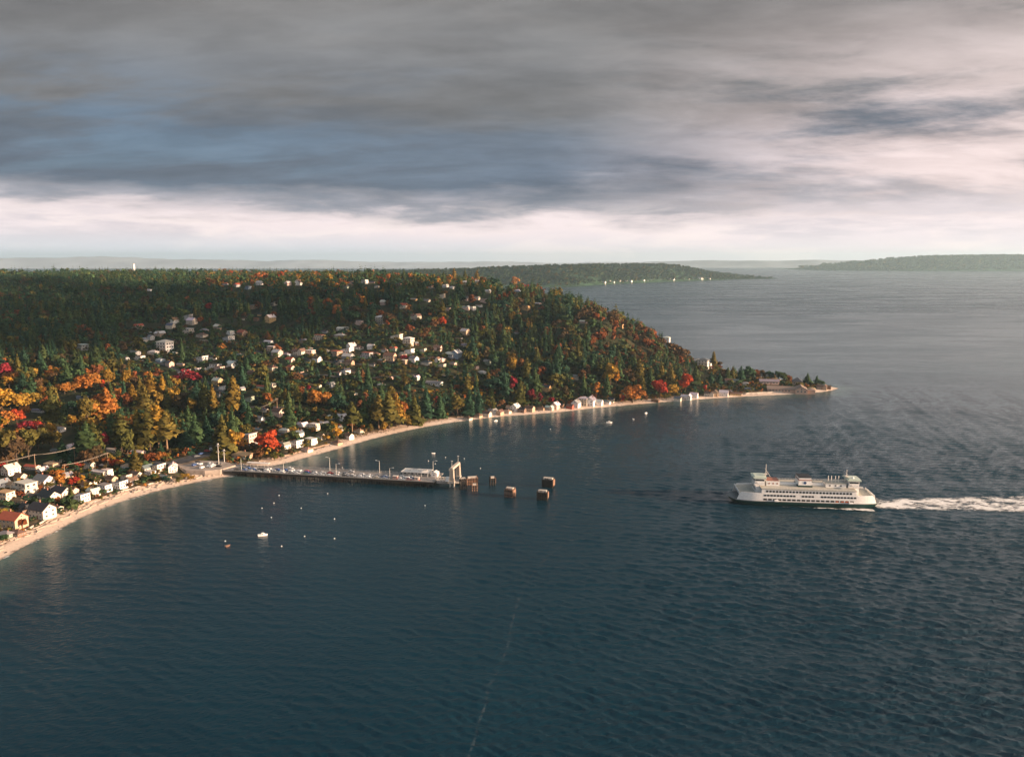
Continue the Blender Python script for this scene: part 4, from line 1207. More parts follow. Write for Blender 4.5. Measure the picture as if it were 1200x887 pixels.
HL = [
    # near beachfront
    (7, 629, 17, 2, "green", "grey", -20), (16, 617, 26, 0, "tan", "red", -17), (50, 606, 25, 0, "cream", "dark", -22), (34, 600, 22, 4, "brown", "dark", -22), (58, 589, 21, 0, "cream", "dark", -26), (73, 583, 20, 0, "cream", "dark", -26), (27, 605, 15, 5, "brown", "dark", -22),
    (6, 585, 20, 3, "cream", "tan", -20), (30, 576, 25, 3, "cream", "pale", -28), (39, 567, 20, 6, "tan", "pale", -28), (52, 570, 20, 0, "white", "grey", -25), (13, 556, 14, 1, "white", "pale", -20), (61, 546, 15, 2, "tan", "tan", -20), (70, 541, 13, 2, "cream", "brown", -15),
    (95, 587, 17, 5, "white", "pale", -24), (109, 580, 15, 4, "cream", "pale", -28), (122, 575, 16, 3, "white", "grey", -24), (140, 571, 16, 5, "white", "grey", -24), (117, 555, 11, 6, "cream", "pale", -18), (125, 556, 10, 3, "white", "pale", -22), (66, 576, 11, 2, "white", "pale", -24),
    (169, 553, 18, 4, "cream", "slate", -24), (184, 552, 17, 5, "cream", "slate", -26), (203, 552, 11, 1, "white", "pale", 20), (148, 562, 10, 5, "cream", "brown", -26), (132, 529, 10, 6, "white", "pale", -20), (162, 532, 10, 6, "pink", "pale", -20), (192, 561, 10, 6, "tan", "grey", -28), (51, 556, 10, 1, "grey", "pale", -20),
    (45, 483, 14, 6, "grey", "slate", -10), (97, 467, 12, 6, "blue", "slate", -10), (42, 503, 12, 6, "white", "pale", -20), (70, 505, 9, 2, "white", "grey", -20), (88, 478, 12, 3, "grey", "slate", -20), (68, 530, 10, 6, "grey", "slate", -20), (90, 533, 9, 6, "white", "grey", -10), (83, 528, 8, 1, "white", "pale", -20),
    # smaller houses, garages and cabins squeezed in between
    (24, 590, 11, 2, "tan", "brown", -22), (12, 572, 12, 0, "cream", "tan", -22), (64, 597, 9, 6, "cream", "brown", -24), (85, 579, 9, 0, "pink", "brown", -26), (102, 572, 12, 0, "cream", "brown", -24), (79, 562, 10, 1, "tan", "grey", -20), (110, 566, 11, 2, "cream", "brown", -26), (131, 565, 10, 0, "tan", "brown", -26),
    (155, 567, 9, 1, "white", "brown", -26), (160, 560, 10, 0, "cream", "brown", -26), (176, 558, 9, 3, "white", "pale", -26), (24, 562, 12, 0, "pink", "brown", -20), (3, 572, 12, 1, "white", "grey", -20), (55, 562, 10, 2, "cream", "red", -22), (105, 548, 9, 0, "cream", "slate", -18), (150, 549, 9, 2, "white", "tan", -20), (20, 628, 10, 2, "brown", "brown", -20), (38, 549, 11, 6, "cream", "red", -18),
    # landing and middle beach
    (284, 537, 20, 2, "tan", "tan", -20), (290, 517, 18, 5, "pink", "pale", -25), (333, 525, 14, 4, "white", "grey", -32), (347, 523, 15, 5, "white", "grey", -34), (364, 520, 14, 3, "white", "pale", -36), (354, 501, 13, 4, "white", "pale", -30), (368, 502, 12, 3, "cream", "pale", -30), (379, 500, 12, 4, "white", "pale", -34),
    (388, 491, 12, 2, "white", "pale", -30), (400, 492, 13, 4, "white", "pale", -30), (326, 487, 13, 0, "pink", "brown", -30), (333, 506, 9, 2, "cream", "pale", -30), (397, 506, 8, 1, "white", "grey", -30), (409, 514, 10, 0, "white", "brown", -38), (376, 514, 9, 0, "cream", "brown", -36), (318, 523, 9, 0, "tan", "brown", -32), (308, 482, 9, 6, "cream", "slate", -25), (360, 529, 9, 2, "cream", "tan", -36), (395, 521, 8, 2, "tan", "brown", -36),
    (421, 507, 8, 2, "cream", "tan", -36), (350, 512, 9, 1, "white", "slate", -30), (300, 505, 10, 6, "tan", "slate", -20), (305, 494, 8, 0, "white", "grey", -25),
    # far beachfront
    (571, 488, 9, 0, "cream", "brown", -35), (577, 484, 9, 4, "white", "grey", -35), (586, 486, 7, 1, "tan", "brown", -30), (598, 480, 10, 4, "cream", "tan", -30), (604, 481, 9, 1, "white", "pale", -28), (594, 484, 8, 2, "cream", "tan", -30), (621, 482, 10, 0, "tan", "brown", -30), (644, 480, 10, 4, "cream", "pale", -30), (651, 479, 9, 1, "pink", "pale", -28), (657, 478, 7, 0, "brown", "dark", -30),
    (675, 477, 10, 1, "white", "grey", -24), (684, 475, 11, 7, "cream", "pale", -25), (692, 475, 12, 1, "white", "grey", -22), (701, 475, 10, 0, "white", "pale", -25), (710, 473, 11, 2, "white", "slate", -25), (668, 479, 7, 0, "red", "brown", -30), (716, 471, 7, 0, "cream", "dark", -30), (634, 480, 7, 2, "tan", "brown", -30), (612, 483, 7, 0, "brown", "dark", -30), (560, 489, 7, 2, "tan", "brown", -35), (548, 492, 7, 2, "cream", "brown", -35),
    (804, 468, 12, 4, "white", "pale", -25), (813, 466, 9, 0, "white", "pale", -25), (831, 464, 11, 4, "cream", "brown", -20), (838, 464, 8, 1, "tan", "brown", -20), (848, 464, 10, 0, "white", "pale", -20), (862, 463, 13, 6, "ochre", "brown", -12), (794, 470, 8, 0, "cream", "slate", -25), (768, 471, 8, 2, "brown", "brown", -25), (855, 462, 6, 1, "brown", "dark", -20),
    # the point
    (816, 425, 9, 4, "grey", "pale", -25), (824, 431, 12, 7, "white", "slate", -25), (829, 430, 9, 3, "white", "pale", -28), (781, 401, 8, 7, "white", "pale", -25), (854, 449, 8, 0, "cream", "brown", -20), (873, 451, 7, 2, "white", "grey", -20), (862, 449, 7, 0, "grey", "slate", -25), (901, 450, 22, 6, "pink", "grey", -8), (963, 456, 11, 4, "tan", "brown", -25), (951, 457, 8, 2, "pink", "tan", -25), (970, 456, 6, 0, "brown", "brown", -25), (878, 457, 8, 6, "grey", "slate", -10),
]
HILL = """325,417,11 336,417,10 350,416,15 363,416,12 315,402,12 374,398,12 402,387,14 379,390,11 447,380,11 421,380,9 399,396,13 381,412,10 394,418,14 412,409,8 421,409,9 407,414,13
397,428,12 395,439,8 405,437,11 416,437,6 430,419,13 440,417,10 437,429,7 447,424,9 457,422,13 450,412,9 461,411,7 479,405,11 486,405,8 472,419,7 496,412,7 480,414,10 485,424,10 500,427,12 510,424,11 517,423,9
527,418,14 535,419,10 509,451,19 447,453,9 460,463,8 414,463,8 387,453,9 370,454,13 307,455,6 319,453,8 362,425,8 372,424,10 360,434,9 400,490,10 292,470,10 325,486,13 257,435,12 272,429,13 255,449,11 280,418,9 270,392,9 255,388,8
287,375,9 300,376,7 317,377,9 297,362,9 305,370,6 321,358,7 265,334,7 277,336,8 291,339,8 304,334,7 337,334,8 350,334,7 405,338,7 412,333,7 427,332,9 436,332,8 442,337,6 467,334,6 505,338,7 522,337,7 530,338,6 545,332,7 485,352,8 500,353,9 517,349,8 545,352,9 487,374,12 545,392,10 450,357,8
559,329,8 572,343,7 592,336,9 607,342,7 640,343,8 636,353,6 541,352,6 549,351,5 559,351,5 567,354,8 561,359,7 554,363,6 546,363,9 616,363,10 630,357,7 684,378,6 711,375,9 727,384,7 560,404,8 605,391,7 530,418,8 556,431,9 571,427,8 565,438,8 675,444,7 640,458,10
97,410,14 107,396,7 162,385,11 154,404,10 170,401,6 194,412,15 200,401,15 187,394,12 157,415,17 147,421,8 164,422,11 180,415,11 220,391,13 240,389,10 255,386,9 204,379,8 220,374,10 236,424,13 250,421,10 212,429,10 199,429,9 252,433,14 272,431,12 82,418,8 239,401,9 255,450,11 262,456,9 175,341,8 272,391,9 216,440,12 295,440,9 232,436,9 205,415,8 177,398,8 340,425,9 352,436,7
""".split()
hr = random.Random(5)
taken = [tuple(map(int, q.split(",")))[:2] for q in HILL]
for (x0_, x1_, y0_, y1_, n_, lo_, hi_) in ((315, 545, 398, 436, 15, 8, 12), (150, 320, 378, 436, 8, 8, 12), (240, 520, 440, 470, 4, 8, 11), (440, 660, 338, 366, 2, 6, 8)):
    got = 0
    for _ in range(900):
        if got >= n_: break
        q = (hr.randint(x0_, x1_), hr.randint(y0_, y1_))
        if all(abs(q[0] - t[0]) > 9 or abs(q[1] - t[1]) > 5 for t in taken):
            taken.append(q); got += 1
            HILL.append("%d,%d,%d" % (q[0], q[1], hr.randint(lo_, hi_)))
special = {(97, 410): (3, "white", "pale"), (350, 416): (4, "cream", "brown"), (363, 416): (3, "pink", "pale"), (402, 387): (6, "white", "pale"), (509, 451): (6, "white", "grey"), (194, 412): (7, "white", "pale"), (162, 385): (4, "cream", "red"), (236, 424): (5, "white", "pale"), (157, 415): (6, "grey", "slate"), (447, 380): (7, "cream", "pale"), (527, 418): (2, "grey", "pale"), (479, 405): (7, "cream", "pale"), (315, 402): (6, "white", "pale"), (412, 409): (1, "white", "pale")}
for s in HILL:
    px, py, wp = map(int, s.split(","))
    if (px, py) in special: kd, wc, rc = special[(px, py)]
    else:
        kd = hr.choice([0, 0, 0, 1, 2, 2, 2, 3, 4, 4, 5, 6, 6, 6])
        wc = hr.choice(["white"] * 3 + ["cream"] * 3 + ["tan", "tan", "tan", "grey", "grey", "blue", "pink", "pink", "pink", "ochre", "brown", "brown", "green"])
        rc = hr.choice(["pale", "pale", "grey", "grey", "slate", "brown", "brown", "dark", "red"])
    HL.append((px, py, wp, kd, wc, rc, hr.choice([-38, -30, -25, -18, -40])))
for h in HL: put_house(*h)
for p in PROTO_F + PROTO_L:
    if p not in USED:
        for ch in list(p.children_recursive): bpy.data.objects.remove(ch)
        bpy.data.objects.remove(p)

# the big low resort-like house out on the point, with a tiled roof and a lit gable end
def point_house():
    x, y = on_land(922, 459)
    dep = project(x, y, 3)[2]
    k = dep / F0
    root = empty("mansion", (x, y, Z(x, y)), R(-14))
    L, D = 44 * k, 12
    w, r = MB(), MB()
    gable_wall(w, -L / 2, L / 2 - 12, -D / 2, D / 2, -2, 3.6, 2.8, "x"); gable_roof(r, -L / 2, L / 2 - 12, -D / 2, D / 2, 3.6, 2.8, "x", .8)
    gable_wall(w, L / 2 - 14, L / 2, -D / 2 - 4, D / 2 + 3, -2, 4.4, 3.6, "y"); gable_roof(r, L / 2 - 14, L / 2, -D / 2 - 4, D / 2 + 3, 4.4, 3.6, "y", .8)
    w.box(L / 2 + .003, L / 2 + 9, -6, 5, -2, 3.0); hip_roof(r, L / 2 + .6, L / 2 + 9, -6, 5, 3.25, 2.2)
    a = w.build("wall", WALLM, root); a.color = (.50, .33, .25, 1)
    b = r.build("roof", ROOFM, root); b.color = (.22, .165, .135, 1)
    for i in range(7): window(root, "f", -L / 2 + 3 + i * 3.6, 1.8, 1.5, -D / 2, 1.2)
    for i in range(3): window(root, "f", L / 2 - 11 + i * 4, 1.8, 1.7, -D / 2 - 4, 1.2)
    window(root, "f", L / 2 - 7, 1.6, 1.5, -D / 2 - 4, 4.0)
    for i in range(3): window(root, "r", -4 + i * 3.6, 1.6, 1.3, L / 2 + 9, 1.0)
    c = MB(); c.box(-6, -4.8, .5, 1.6, 4, 8.2); c.build("chimney", BRICK, b)
    tag(root, "long tan-roofed mansion with a tall gable, out on the low point", "house", "houses of the waterside neighbourhood")
    HOUSES.append((922, 459, 60, dep, x, y, 30))
    # tall pyramid-roofed house behind it
    x, y = on_land(934, 451)
    root = empty("house", (x, y, Z(x, y)), R(-20))
    w, r = MB(), MB()
    w.box(-5.5, 5.5, -5.5, 5.5, -2, 4.6); hip_roof(r, -5.5, 5.5, -5.49, 5.49, 4.85, 4.6, 1.0)
    a = w.build("wall", WALLM, root); a.color = (.36, .26, .2, 1)
    b = r.build("roof", ROOFM, root); b.color = (.06, .065, .075, 1)
    for i in range(3): window(root, "f", -3.4 + i * 3.4, 1.6, 1.5, -5.5, 2.2); window(root, "r", -3.4 + i * 3.4, 1.6, 1.5, 5.5, 2.2)
    tag(root, "square brown house with dark pyramid roof behind the mansion on the point", "house", "houses of the waterside neighbourhood")
    HOUSES.append((934, 451, 16, dep, x, y, 8))


point_house()

# ------------------------------------------------------------------ roads
ASPH = mat("asphalt", (.055, .056, .060), .9, var=.2, scale=.2, spec=.2)
ROAD_PTS = []


def road(name, pts_px, width):
    P = [Vector(on_land(*p)) for p in pts_px]
    # densify
    Q = []
    for a, b in zip(P, P[1:]):
        n = max(1, int((b - a).length / 4))
        for i in range(n): Q.append(a.lerp(b, i / n))
    Q.append(P[-1])
    vs, fs = [], []
    m = 5
    for i, q in enumerate(Q):
        t = (Q[min(i + 1, len(Q) - 1)] - Q[max(i - 1, 0)]).normalized()
        nrm = Vector((-t.y, t.x))
        ROAD_PTS.append((q.x, q.y, width / 2))
        hs = [Z(*(q + nrm * (width * (j / (m - 1) - .5)))) for j in range(m)]
        zc = max(hs) + .12
        for j in range(m):
            p = q + nrm * (width * (j / (m - 1) - .5))
            vs.append((p.x, p.y, max(hs[j] + .15, zc - .3)))
    for i in range(len(Q) - 1):
        for j in range(m - 1):
            fs.append((i * m + j, i * m + j + 1, (i + 1) * m + j + 1, (i + 1) * m + j))
    o = MB().add(vs, fs).build(name, ASPH)
    tag(o, kind="structure")


road("road", [(206, 545), (232, 536), (258, 526), (246, 512), (225, 506)], 14)
road("road", [(258, 540), (285, 527), (330, 509), (372, 497), (420, 482)], 6)
road("road", [(30, 551), (72, 553), (110, 548), (150, 543), (206, 545)], 6)
road("road", [(0, 597), (28, 586), (64, 566), (98, 556), (130, 552)], 5)
road("road", [(320, 428), (360, 440), (430, 444), (500, 440), (560, 446)], 6)
road("road", [(300, 412), (360, 421), (430, 428), (500, 420), (545, 423)], 6)
road("road", [(180, 424), (230, 442), (290, 478), (345, 478)], 6)
road("road", [(140, 408), (200, 405), (262, 408), (330, 400)], 6)
tag(MB().build("driveways", ASPH), kind="structure") if False else None
# ------------------------------------------------------------------ the rest of the trees
HA = np.array([(h[0], h[1], h[2], h[3], h[4], h[5], h[6]) for h in HOUSES])
HEROA = np.array(HERO_XY)
RP = np.array(ROAD_PTS)


def pick_style(px, py, x, y, cd, r):
    u = r.random()
    if py < 346 and 240 < px < 640: w = dict(dark=.50, green=.20, olive=.16, gold=.06, orange=.025, rust=.05, red=.005)
    elif py < 346: w = dict(dark=.74, green=.16, olive=.07, brown=.03)
    elif px > 690 and py < 430: w = dict(dark=.34, brown=.24, rust=.28, olive=.10, green=.04)
    elif px > 560: w = dict(dark=.60, green=.12, olive=.12, brown=.08, rust=.05, gold=.03)
    elif px < 210 and py > 435: w = dict(dark=.40, olive=.20, brown=.08, rust=.07, orange=.10, gold=.11, green=.04)
    elif px < 250: w = dict(dark=.66, green=.17, olive=.08, brown=.075, rust=.015)
    elif py > 440: w = dict(dark=.56, green=.12, olive=.16, brown=.06, gold=.05, rust=.05)
    else: w = dict(dark=.70, green=.12, olive=.07, brown=.06, rust=.045, orange=.005)
    for k_, v in w.items():
        u -= v
        if u <= 0: return k_
    return "dark"


def scatter():
    r = np.random.default_rng(77)
    out = []
    # rows of cells get wider with distance
    for y0, y1, st in ((380, 1000, 8.0), (1000, 1500, 9.0), (1500, 2150, 13.0), (2150, 3200, 17.0)):
        xs = np.arange(-1500 if y0 > 900 else -620, 420, st); ys = np.arange(y0, y1, st)
        X, Y = np.meshgrid(xs, ys)
        X = X.ravel() + r.uniform(-.55, .55, X.size) * st; Y = Y.ravel() + r.uniform(-.55, .55, Y.size) * st
        zz = bilin(HGT, X, Y); cd = bilin(CDG, X, Y)
        ok = cd > 20
        X, Y, zz, cd = X[ok], Y[ok], zz[ok], cd[ok]
        px, py, dep = project(X, Y, zz)
        ok = (px > -60) & (px < 1000)
        out.append(np.c_[X, Y, zz, cd, px, py, dep][ok])
    A = np.concatenate(out)
    h = np.where(r.random(len(A)) < .55, r.uniform(17, 30, len(A)), r.uniform(10, 20, len(A)))
    keep = np.ones(len(A), dtype=bool)
    px, py, dep = A[:, 4], A[:, 5], A[:, 6]
    hp = h * F0 / dep
    # gardens and the views the houses keep open
    for (hx, hy, wp, d, wx, wy, rad) in HA:
        near = np.hypot(A[:, 0] - wx, A[:, 1] - wy) < rad + 3.5
        infront = (dep < d - 2) & (np.abs(px - hx) < wp * .45 + hp * .06) & (py - hp < hy - wp * .15) & (py > hy - 2)
        keep &= ~near & ~infront
    for (hx, hy, hh, hw, d, wx, wy) in HEROA:
        near = np.hypot(A[:, 0] - wx, A[:, 1] - wy) < 5.5
        infront = (dep < d - 2) & (np.abs(px - hx) < hw * .75) & (py - hp < hy - hh * .35) & (py > hy - 2)
        keep &= ~near & ~infront
    D2 = np.full(len(A), 1e9)
    for (rx, ry, w) in RP:
        D2 = np.minimum(D2, np.hypot(A[:, 0] - rx, A[:, 1] - ry) - w)
    keep &= D2 > 2.5
    # open neighbourhoods are thinner, the beach strip thinner still
    pat = wob(A[:, :2], 90, 12)
    open_ = (px > 130) & (px < 545) & (py > 372) & (py < 470)
    thin = np.where(open_, np.where(pat > -.1, .22, .46), .90)
    thin = np.where((px < 215) & (A[:, 3] < 78), .30, thin)
    thin = np.where((px > 215) & (px < 560) & (A[:, 3] < 50), .38, thin)
    thin = np.where((px > 560) & (A[:, 3] < 42), .30, thin)
    thin = np.where((px > 815) & (py > 440), .30, thin)
    lot = (px > 195) & (px < 300) & (py > 526)
    thin = np.where(lot, 0, thin)
    keep &= r.random(len(A)) < thin
    A, h = A[keep], h[keep]
    # low trees close to the shore houses
    sm = (A[:, 3] < 60)
    h = np.where(sm, h * .6, h)
    h = np.where((A[:, 4] > 800), h * .62, h)
    h = np.where((A[:, 4] > 225) & (A[:, 4] < 550) & (A[:, 5] > 385) & (A[:, 5] < 445), h * .72, h)
    h = np.where((A[:, 5] < 346), h * np.where(r.random(len(A)) < .25, 1.0, .72), h)
    return A, h


FA, FH = scatter()
prng = random.Random(3)
rows = []
for a, h in zip(FA, FH):
    pal = pick_style(a[4], a[5], a[0], a[1], a[3], prng)
    con = pal in ("dark", "green") and prng.random() < .66 or pal == "olive" and prng.random() < .5 or pal == "gold" and prng.random() < .3
    rows.append((a, h if con else h * .72, pal, con))
# the ones that show largest stand as trees of their own
n_single = max(0, 300 - len(HERO))
order = sorted(range(len(rows)), key=lambda i: -rows[i][1] / rows[i][0][6] * (1.0 if 0 < rows[i][0][4] < 1000 else 0))
single = set(order[:n_single])
for i in single:
    a, h, pal, con = rows[i]
    single_tree(a[0], a[1], h, "c" if con else "b", prng.choice([0, 1, 2, 4, 5, 0, 1]) if con else prng.choice([0, 1, 2, 4, 5]), pal, prng.uniform(.9, 1.25))


def forest(name, sel, label_kind="stuff"):
    VS, FS, TI, VA = [], [], [], []
    off = 0
    r = np.random.default_rng(9)
    for i in sel:
        a, h, pal, con = rows[i]
        far = a[6] > 1350
        lib = (CON_S if far else CON_M) if con else (BRD_S if far else BRD_M)
        V, var = lib[r.integers(len(lib))]
        an = r.uniform(0, 6.28); c, s = math.cos(an), math.sin(an)
        sq = r.uniform(.75, 1.45) * h
        X = np.c_[(V[:, 0] * c - V[:, 1] * s) * sq + a[0], (V[:, 0] * s + V[:, 1] * c) * sq + a[1], V[:, 2] * h + a[2] - .3]
        VS.append(X)
        VA.append(var)
        p = PAL[pal][r.integers(len(PAL[pal]))]
        f = r.uniform(.75, 1.25)
        TI.append(np.tile([p[0] * f, p[1] * f, p[2] * f, 1.0], (len(var), 1)))
    V = np.concatenate(VS)
    me = np_mesh(name, V, np.arange(len(V)).reshape(-1, 4), [LEAF_TINT])
    t = me.attributes.new("tint", "FLOAT_COLOR", "FACE"); t.data.foreach_set("color", np.concatenate(TI).astype(np.float32).ravel())
    v = me.attributes.new("leafvar", "FLOAT", "FACE"); v.data.foreach_set("value", np.concatenate(VA).astype(np.float32))
    return tag(link(name, me), kind="stuff")


forest("forest", [i for i in range(len(rows)) if i not in single])


# trunks of the forest that can be seen between the near crowns
def forest_trunks():
    VS, FS = [], []
    for i, (a, h, pal, con) in enumerate(rows):
        if i in single or a[6] > 1000: continue
        rad = h * .013
        o = len(VS)
        for z, q in ((-.5, 1.3), (h * .55, .6)):
            for j in range(4):
                VS.append((a[0] + rad * q * math.cos(j * 1.571), a[1] + rad * q * math.sin(j * 1.571), a[2] + z))
        FS += [(o + j, o + (j + 1) % 4, o + 4 + (j + 1) % 4, o + 4 + j) for j in range(4)]
    o = link("forest_trunks", np_mesh("forest_trunks", np.array(VS), np.array(FS), [BARK]))
    tag(o, kind="stuff")


forest_trunks()


# shrubs and ground cover in gardens and above the beach
def undergrowth():
    r = np.random.default_rng(123)
    xs = np.arange(-560, 390, 2.6); ys = np.arange(400, 1180, 2.6)
    X, Y = np.meshgrid(xs, ys)
    X = X.ravel() + r.uniform(-1.4, 1.4, X.size); Y = Y.ravel() + r.uniform(-1.4, 1.4, Y.size)
    cd = bilin(CDG, X, Y); zz = bilin(HGT, X, Y)
    px, py, dep = project(X, Y, zz)
    pat = wob(np.c_[X, Y], 22, 5)
    hill = (cd > 85) & (px > 90) & (px < 620) & (py > 365)
    ok = (cd > 13) & ((cd < 85) | hill) & (px > -30) & (px < 985) & (r.random(len(X)) < np.where(hill, .10, np.where(pat > .1, .62, .22) * np.where(px < 215, 1.35, 1) * np.where(cd < 20, .5, 1)))
    ok &= ~((px > 200) & (px < 262) & (py > 536) & (cd < 60))
    for (hx, hy, wp, d, wx, wy, rad) in HA:
        ok &= np.hypot(X - wx, Y - wy) > rad * .85
    for (rx, ry, w) in RP[::2]:
        ok &= np.hypot(X - rx, Y - ry) > w + .6
    big = hill[ok] | (r.random(int(ok.sum())) < .11)
    hl_ = hill[ok]
    X, Y, zz = X[ok], Y[ok], zz[ok]
    n = len(X)
    lib = [broadleaf(61 + i, 30, "spread", 4, .75, .02, .26) for i in range(4)]
    pals = [("olive", .26), ("dark", .24), ("green", .10), ("brown", .18), ("rust", .08), ("gold", .08), ("orange", .06)]
    names = [p for p, _ in pals]; ws = np.array([w for _, w in pals]); ws /= ws.sum()
    VS, TI, VA = [], [], []
    for i in range(n):
        V, var = lib[r.integers(4)]
        h = r.uniform(.8, 2.8) if not big[i] else r.uniform(2.5, 5.5)
        wsc = h * r.uniform(.9, 1.7)
        an = r.uniform(0, 6.28); c, s = math.cos(an), math.sin(an)
        VS.append(np.c_[(V[:, 0] * c - V[:, 1] * s) * wsc + X[i], (V[:, 0] * s + V[:, 1] * c) * wsc + Y[i], V[:, 2] * h + zz[i]])
        nm_ = names[r.choice(len(names), p=ws)]
        if hl_[i] and nm_ in ("rust", "gold", "orange"): nm_ = "dark"
        p = PAL[nm_]; p = p[r.integers(len(p))]
        f = r.uniform(.7, 1.2)
        TI.append(np.tile([p[0] * f, p[1] * f, p[2] * f, 1], (len(var), 1))); VA.append(var)
    V = np.concatenate(VS)
    me = np_mesh("undergrowth", V, np.arange(len(V)).reshape(-1, 4), [LEAF_TINT])
    t = me.attributes.new("tint", "FLOAT_COLOR", "FACE"); t.data.foreach_set("color", np.concatenate(TI).astype(np.float32).ravel())
    v = me.attributes.new("leafvar", "FLOAT", "FACE"); v.data.foreach_set("value", np.concatenate(VA).astype(np.float32))
    tag(link("undergrowth", me), kind="stuff")


undergrowth()


# woods on the far headland and island
def far_woods(name, x0, x1, n, shore, width, top, hmin, hmax, seed, wid=.3):
    r = np.random.default_rng(seed)
    X = r.uniform(x0, x1, n); T = r.random(n) ** 1.3 * .62
    Y = np.array([shore(x) for x in X]) + T * width + 25
    H = np.array([top(x) for x in X]) * (np.clip(T / .35, 0, 1) ** .75)
    h = r.uniform(hmin, hmax, n) * np.where(H < 6, .6, 1)
    lib = [broadleaf(71 + i, 24, "round", 4, wid * 1.5, .0, .2) for i in range(2)] + [conifer(75 + i, 4, 4, .02, wid, .8, .3) for i in range(2)]
    VS, TI, VA = [], [], []
    pn = ["dark", "green", "green", "green", "olive", "dark"]
    for i in range(n):
        V, var = lib[r.integers(4)]
        s = h[i] * r.uniform(1.0, 1.6)
        VS.append(np.c_[V[:, 0] * s + X[i], V[:, 1] * s + Y[i], V[:, 2] * h[i] + H[i] - 2])
        p = PAL[pn[r.integers(len(pn))]]; p = p[r.integers(len(p))]
        TI.append(np.tile([p[0], p[1], p[2], 1], (len(var), 1))); VA.append(var)
    V = np.concatenate(VS)
    me = np_mesh(name, V, np.arange(len(V)).reshape(-1, 4), [LEAF_TINT])
    t = me.attributes.new("tint", "FLOAT_COLOR", "FACE"); t.data.foreach_set("color", np.concatenate(TI).astype(np.float32).ravel())
    v = me.attributes.new("leafvar", "FLOAT", "FACE"); v.data.foreach_set("value", np.concatenate(VA).astype(np.float32))
    tag(link(name, me), kind="stuff")


far_woods("headland_woods", -900, 2120, 7000, hl_shore, 1500, hl_top, 14, 30, 201)
far_woods("island_woods", 4250, 9500, 3500, is_shore, 1900, is_top, 26, 46, 202, .5)

number_off(TREE_LABELS)
number_off(HOUSE_LABELS)
# ------------------------------------------------------------------ ferry
WHITE = mat("ferry_white", (.76, .75, .72), .45, var=.09, scale=.9)
HULLG = mat("ferry_hull_green", (.006, .040, .034), .4, var=.15, scale=.3)
ROOFG = mat("ferry_roof_green", (.47, .54, .46), .5, var=.08)
DECKB = mat("ferry_deck", (.40, .38, .32), .8, var=.12, scale=.4)
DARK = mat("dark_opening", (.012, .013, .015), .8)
BLACK = mat("black_paint", (.02, .02, .022), .5)
RUST = mat("rust_red", (.30, .13, .09), .7)
ORANGE = mat("raft_orange", (.55, .12, .03), .6)
STEEL = mat("pale_steel", (.62, .58, .52), .5, var=.1)
NAVY = mat("navy_emblem", (.02, .06, .16), .5)


